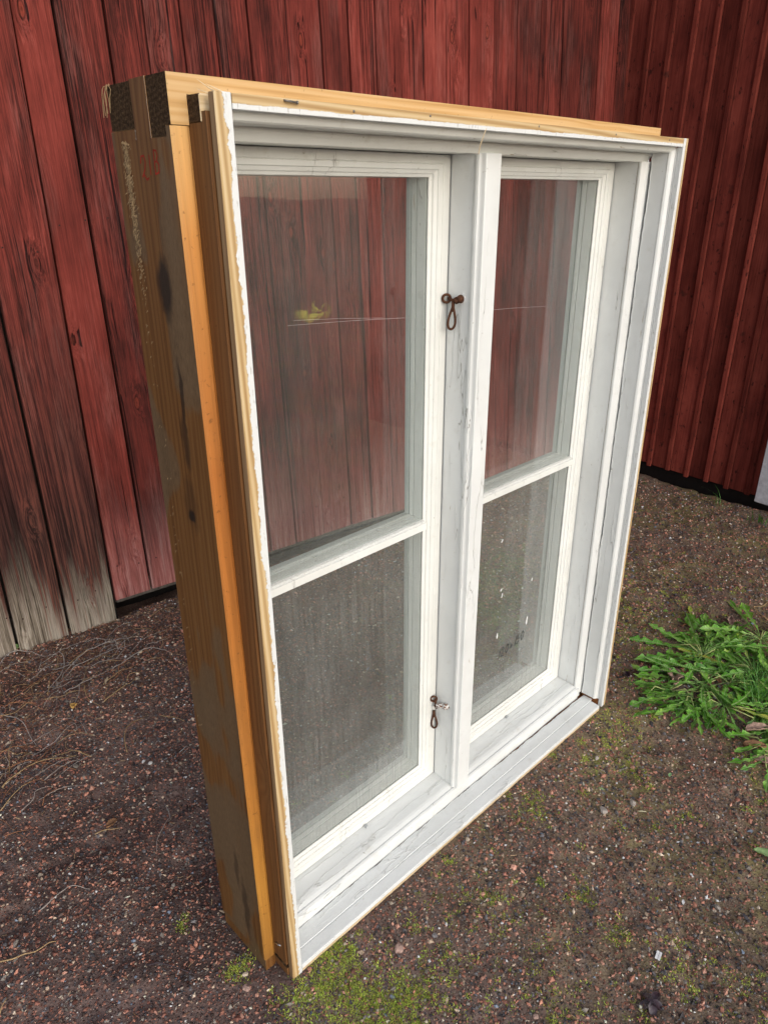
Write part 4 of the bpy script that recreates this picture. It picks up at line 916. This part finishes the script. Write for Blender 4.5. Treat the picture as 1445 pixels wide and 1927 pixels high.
stone('stone', .192, -.098, .014, .008, .005, STONEP, 'flat buff stone just in front of the left end of the sill', .6, .3, seed=2)
stone('stone', .876, -.242, .010, .008, .007, STONEG, 'pale grey rounded stone, largest in the bare gravel at right', .9, .2, seed=3)
stone('stone', .797, -.207, .008, .013, .006, STONEG, 'dark olive wedge-shaped stone left of the pale rounded one', -.6, .3, seed=4)
stone('stone', .850, -.262, .004, .004, .004, STONEP, 'little round brown stone beside the pale stalk scrap', 0, .2, seed=5)
stone('stone', .946, -.10, .007, .006, .005, STONEG, 'small grey stone near the right end of the sill', .3, .2, seed=6)
stone('stone', -.075, .05, .008, .007, .005, STONEP, 'pink stone near the foot of the frame post', .3, .3, seed=8)
stone('stone', .30, 1.22, .008, .006, .004, mat_simple('cream_stone', (.55,.45,.33), .8), 'cream triangular stone below the short planks', .3, .2, seed=9)
def flat_leaf(name, x, y, L, W_, mat, label, rz, curl=.3, lobes=0, cat='leaf', group=None):
    mb = MB(); n = 12; V_ = []; F_ = []
    for i in range(n+1):
        t = i/n; w = W_*math.sin(math.pi*min(1, t*1.02))**.7*(1+(.5*math.sin(t*lobes*2*math.pi) if lobes else .12*math.sin(t*17)))
        for j in (-1, -.5, 0, .5, 1):
            V_.append(((t-.5)*L, j*w/2, .004+abs(j)*abs(j)*W_*curl+L*.08*math.sin(t*3)+random.uniform(-1,1)*W_*.05))
    for i in range(n):
        for j in range(4): F_.append((i*5+j, i*5+j+1, i*5+j+6, i*5+j+5))
    o = mesh_obj(name, V_, F_, mat, smooth=True); so = o.modifiers.new('s', 'SOLIDIFY'); so.thickness = .0006
    o.location = (x, y, gz(x, y)+.001); o.rotation_euler = (0,0,rz); return tag(o, label, cat, group)
flat_leaf('dry_leaf', -.084, .613, .030, .018, DRYLEAF, 'curled brown leaf with a pale stick across it', .2, .5)
flat_leaf('dry_leaf', .025, 1.097, .020, .018, OCHRE, 'crumpled ochre leaf scrap below the tangle of twigs', .8, .6, 2)
flat_leaf('dry_leaf', .150, 1.147, .035, .008, mat_simple('pale_dry_leaf', (.45,.36,.24), .6), 'narrow pale dry leaf lying on a thin straw', .9, .3)
flat_leaf('green_leaf', .946, -.531, .050, .022, PALEGREEN, 'half withered green leaf cut by the right edge', 1.9, .25)
flat_leaf('leaf_scrap', .876, -.353, .012, .005, PALEGREEN, 'pale green scrap of leaf on gravel right of the grey stone', .3, .3)
flat_leaf('leaf_scrap', 1.03, -.265, .016, .008, mat_simple('bright_leaf_scrap', (.25,.42,.2), .5), 'small bright green scrap below the dandelions', .2, .3)
flat_leaf('leaf_scrap', .868, -.272, .022, .004, mat_simple('cream_stalk', (.55,.5,.33), .5), 'cream coloured stalk scrap beside the grey rounded stone', -.9, .2)
flat_leaf('leaf_scrap', .692, -.456, .013, .006, DAUB, 'white flake lying alone on the gravel', .4, .2, cat='flake')
flat_leaf('leaf_scrap', .86, -.165, .018, .005, PALEGREEN, 'thin green leaf scrap near the sill corner', -1.2, .2)
flat_leaf('dry_leaf', 1.33, .02, .03, .018, DARKLEAF, 'dark red brown leaf beside the right edge of the window', .7, .6)
for k in range(26):
    x, y = random.uniform(-.3, 2.2), random.uniform(-.75, .75)
    if -.08 < x < 1.25 and -.05 < y < .26: continue
    stone('stone', x, y, random.uniform(.004,.007), random.uniform(.003,.006), random.uniform(.003,.0045), random.choice([STONEG, STONEP, DARKST]), 'one of the small loose stones scattered over the gravel', random.uniform(0,3), .35, 'stone', k+20)['group'] = 'small loose stones'
# dark lobed leaf at the lower edge
dl = empty('dark_leaf', (.449, -.509, gz(.449, -.509)+.002)); tag(dl, 'dark wet lobed leaf at the lower edge of the picture', 'leaf')
for a, L_ in ((0,.028),(70,.024),(140,.026),(215,.024),(290,.024)):
    mb = MB(); V_ = []; F_ = []
    for i in range(7):
        t = i/6; w = .016*math.sin(math.pi*min(.97, t*.85+.12))**.8
        for j in (-1, 0, 1): V_.append((t*L_, j*w/2, .002+.006*math.sin(t*3+a)+abs(j)*.003))
    for i in range(6):
        for j in range(2): F_.append((i*3+j, i*3+j+1, i*3+j+4, i*3+j+3))
    o = mesh_obj('lobe', V_, F_, DARKLEAF, dl, smooth=True); o.rotation_euler = (0,0,R(a))
# staple, plastic, seedling
mb = MB(); x, y = .172, .718
mb.tube([(-.012,.006,.001),(.014,.010,.006),(.016,.001,.006),(-.008,-.004,.001)], .0008, 5); o = mb.build('staple', ZINC); o.location = (x, y, gz(x,y)+.003); tag(o, 'bent wire staple lying on the gravel left of the frame', 'staple')
mb = MB(); mb.box(-.009,.009,-.005,-.0006,0,.002); mb.box(-.009,.009,.0006,.005,0,.002); mb.box(-.008,.008,-.0008,.0008,0,.0012); o = mb.build('plastic_clip', PLAST, bevel=.0004); o.location = (.541,-.475,gz(.541,-.475)+.003); o.rotation_euler = (.1,-.1,.2); tag(o, 'small white plastic scrap with a groove, on the gravel at lower right', 'plastic scrap')
sd_ = empty('seedling', (.016, 1.545, gz(.016,1.545))); tag(sd_, 'tiny light green seedling at the foot of the rotted plank', 'seedling')
LGR = mat_simple('light_green_leaf', (.30,.50,.18), .5, .3, 0, 60, .2, .1)
for a in (10, 95, 170, 260):
    V_ = [(0,0,.006)]; n = 8
    V_ += [(.008+.008*math.cos(k*2*math.pi/n), .006*math.sin(k*2*math.pi/n), .012+.002*math.cos(k)) for k in range(n)]
    V_.append((.008, 0, .0105)); F_ = [(9, 1+k, 1+(k+1)%n) for k in range(n)]
    o = mesh_obj('leaf', V_, F_, LGR, sd_, smooth=True); o.rotation_euler = (0,0,R(a))
mb = MB(); mb.tube([(0,0,-.002),(.001,0,.006),(0,0,.011)], .0008, 5); mb.build('stem', LGR, sd_)

# ------------------------------------------------------------------ dandelions
def leaf_mesh(seed, L=.15, W_=.034):
    rs = random.Random(seed); n = 44; V_ = []; F_ = []; UV = []
    nl = rs.uniform(4.5, 6.5); ph = rs.random(); bend = rs.uniform(.6, 1.4); tw = rs.uniform(-.7, .7); side = rs.uniform(-.5, .5)
    cx = cz = cy = 0; ang = rs.uniform(.12, .6); yaw_ = 0; ds = L/n
    for i in range(n+1):
        t = i/n
        env = (.08+.92*min(1, max(0, (t-.12))/.6)**.9)*(1-max(0, (t-.86)/.14)**1.6) if t > .12 else .08
        row = []
        for s_ in (-1, 1):
            saw = ((t*nl+ph+(.18 if s_ > 0 else 0)) % 1.0)
            tooth = .16+.84*(saw**.9) if t < .86 else .85
            row.append(max(.0012, W_*.5*env*tooth*rs.uniform(.92, 1.08)))
        lw, rw = row
        hx, hy, hz = math.cos(ang)*math.cos(yaw_), math.cos(ang)*math.sin(yaw_), math.sin(ang)
        roll_ = tw*t+.15*math.sin(t*9+seed); px_, py_ = -math.sin(yaw_), math.cos(yaw_)
        for j, (w, uu2) in enumerate(((-lw, 0.), (-lw*.55, .25), (-.0010, .47), (.0010, .53), (rw*.55, .75), (rw, 1.))):
            rip = .0042*math.sin(t*26+j*1.7+seed)*(abs(w)/(W_*.5)); lift = abs(w)*.38+rip
            back = -.32*abs(w) if abs(w) > .004 else 0     # teeth point back to the base
            V_.append((cx+px_*w*math.cos(roll_)+hx*back, cy+py_*w*math.cos(roll_)+hy*back, cz+lift+w*math.sin(roll_))); UV.append((uu2, t))
        cx += hx*ds; cy += hy*ds; cz += hz*ds
        ang -= bend*ds/L*1.55*(1 if cz > .004 or ang > 0 else 0); 
        if ang < -1.1: ang = -1.1
        if cz < .004 and ang < 0: ang = 0
        yaw_ += side*ds/L
    for i in range(n):
        for j in range(5): F_.append((i*6+j, i*6+j+1, i*6+j+7, i*6+j+6))
    me = bpy.data.meshes.new('leaf'); me.from_pydata(V_, [], F_); me.update(); me.materials.append(LEAF)
    uvl = me.uv_layers.new(name='UVMap')
    for lp in me.loops: uvl.data[lp.index].uv = UV[lp.vertex_index]
    for p in me.polygons: p.use_smooth = True
    return me
protos = [leaf_mesh(i, random.uniform(.11,.21), random.uniform(.020,.036)) for i in range(26)]
def dandelion(x, y, n, arcs, smin, smax, label, extra=0):
    d = empty('dandelion', (x, y, gz(x, y))); tag(d, label, 'dandelion', 'dandelion plants on the soil')
    for k in range(int(n*1.25)):
        a0, a1 = random.choice(arcs); a = R(random.uniform(a0, a1))
        o = bpy.data.objects.new('leaf', random.choice(protos)); o.scale = [1.12*random.uniform(smin, smax)]*3; o.scale.z *= random.uniform(.55, .9)
        o.rotation_euler = (random.uniform(-.25, .25), random.uniform(-.12, .25), a); o.location = (.008*math.cos(a), .008*math.sin(a), .002+random.uniform(0, .012)); link(o, d)
    for k in range(4):
        a = R(random.uniform(0, 360)); L_ = random.uniform(.05, .10); mb = MB()
        mb.tube([(0,0,.002), (L_*.5*math.cos(a), L_*.5*math.sin(a), .02), (L_*math.cos(a+.4), L_*math.sin(a+.4), .008)], .0018, 6); mb.build('stalk', STALK, d, smooth=True)
dandelion(1.455, -.165, 34, [(95,200),(200,275),(-60,30)], .75, 1.25, 'dandelion whose leaves reach farthest left towards the window')
dandelion(1.375, -.175, 20, [(100,260)], .55, .95, 'small dandelion at the lower left of the clump')
dandelion(1.60, -.10, 30, [(60,190),(-30,60)], .75, 1.2, 'dandelion at the back of the clump with upright pale ribs')
dandelion(1.62, -.26, 40, [(0,360)], .8, 1.35, 'leafiest dandelion in the middle of the clump')
dandelion(1.45, -.33, 36, [(180,330),(300,400)], .8, 1.3, 'dandelion spreading long toothed leaves towards the viewer')
dandelion(1.82, -.20, 30, [(0,360)], .8, 1.25, 'dandelion at the back right of the clump')
dandelion(1.30, -.42, 16, [(150,330)], .6, .95, 'dandelion at the lower end of the clump by the right edge')
dandelion(1.75, -.38, 30, [(0,360)], .8, 1.3, 'dandelion right of the grass tuft')
dandelion(1.55, -.48, 26, [(0,360)], .8, 1.2, 'dandelion half outside the right edge, below the grass tuft')
def grass(x, y, n, hmin, hmax, label, spread=.03, rad=None, group='grass tufts'):
    V_, F_ = [], []
    for _ in range(n):
        a = random.uniform(0, 2*math.pi) if rad is None else random.gauss(rad, .6); h = random.uniform(hmin, hmax); bx_, by_ = random.gauss(0, spread), random.gauss(0, spread)
        w = random.uniform(.0009, .0019); b = len(V_); out = random.uniform(.35, .9)*h
        for k in range(6):
            t = k/5; ww = w*(1-t*.93); c = Vector((bx_+out*t*t*math.cos(a), by_+out*t*t*math.sin(a), h*(t-.35*t*t))); V_ += [c+Vector((-math.sin(a)*ww, math.cos(a)*ww, 0)), c-Vector((-math.sin(a)*ww, math.cos(a)*ww, 0))]
        for k in range(5): F_.append((b+2*k, b+2*k+1, b+2*k+3, b+2*k+2))
    o = mesh_obj('grass_tuft', V_, F_, GRASSM, smooth=True); o.location = (x, y, gz(x, y)); return tag(o, label, 'grass', group)
grass(1.56, -.30, 150, .05, .12, 'fine grass tuft growing up through the dandelion clump', .035)
grass(2.90, .40, 14, .05, .12, 'small grass tuft under the edge of the right wall', .015, 2.6)
grass(2.84, .19, 22, .06, .15, 'grass tuft below the greyish white trim board', .02, 2.9)
grass(2.92, .78, 7, .03, .07, 'few dry grass blades by the wall, nearest the window', .01, 2.9)
for x, y, n_, lab in ((1.40,-.25,18,'low dandelion filling the lower left of the clump'),(1.52,-.22,26,'dandelion in the centre left of the clump, beside dead leaves'),(1.68,-.15,24,'dandelion behind the grass tuft'),(1.36,-.10,14,'flat dandelion nearest the window, leaves lying left'),(1.72,-.04,18,'small dandelion at the far back of the clump'),(1.40,-.41,20,'dandelion at the right edge, low in the picture')):
    dandelion(x, y, n_, [(0,360)], .6, 1.05, lab)
# dead leaves tucked under the clump
for i, (x, y, L_, rz, lab) in enumerate([(1.42,-.09,.085,.5,'long crumpled seed-brown leaf behind the leftmost dandelion leaves'),(1.47,-.10,.05,.1,'pinkish brown dead leaf at the heart of the clump'),(1.36,-.36,.07,-.7,'grey brown curled leaf under the lower leaves'),(1.29,-.38,.06,-1.0,'torn brown leaf at the lower end of the clump'),(1.86,-.085,.06,.4,'reddish brown leaf behind the clump'),(1.50,-.19,.04,.9,'orange brown leaf scrap between pale stalks'),(1.25,-.42,.06,-1.3,'dead leaf under the lowest dandelion')]):
    flat_leaf('dead_leaf', x, y, L_, L_*.4, DRYLEAF if i % 2 else mat_simple('papery_dead_leaf', (.33,.22,.17), .8, .2, 0, 80, .5, .6), lab, rz, .5, 3 if i in (0,1) else 0, group='dead leaves under the dandelions')
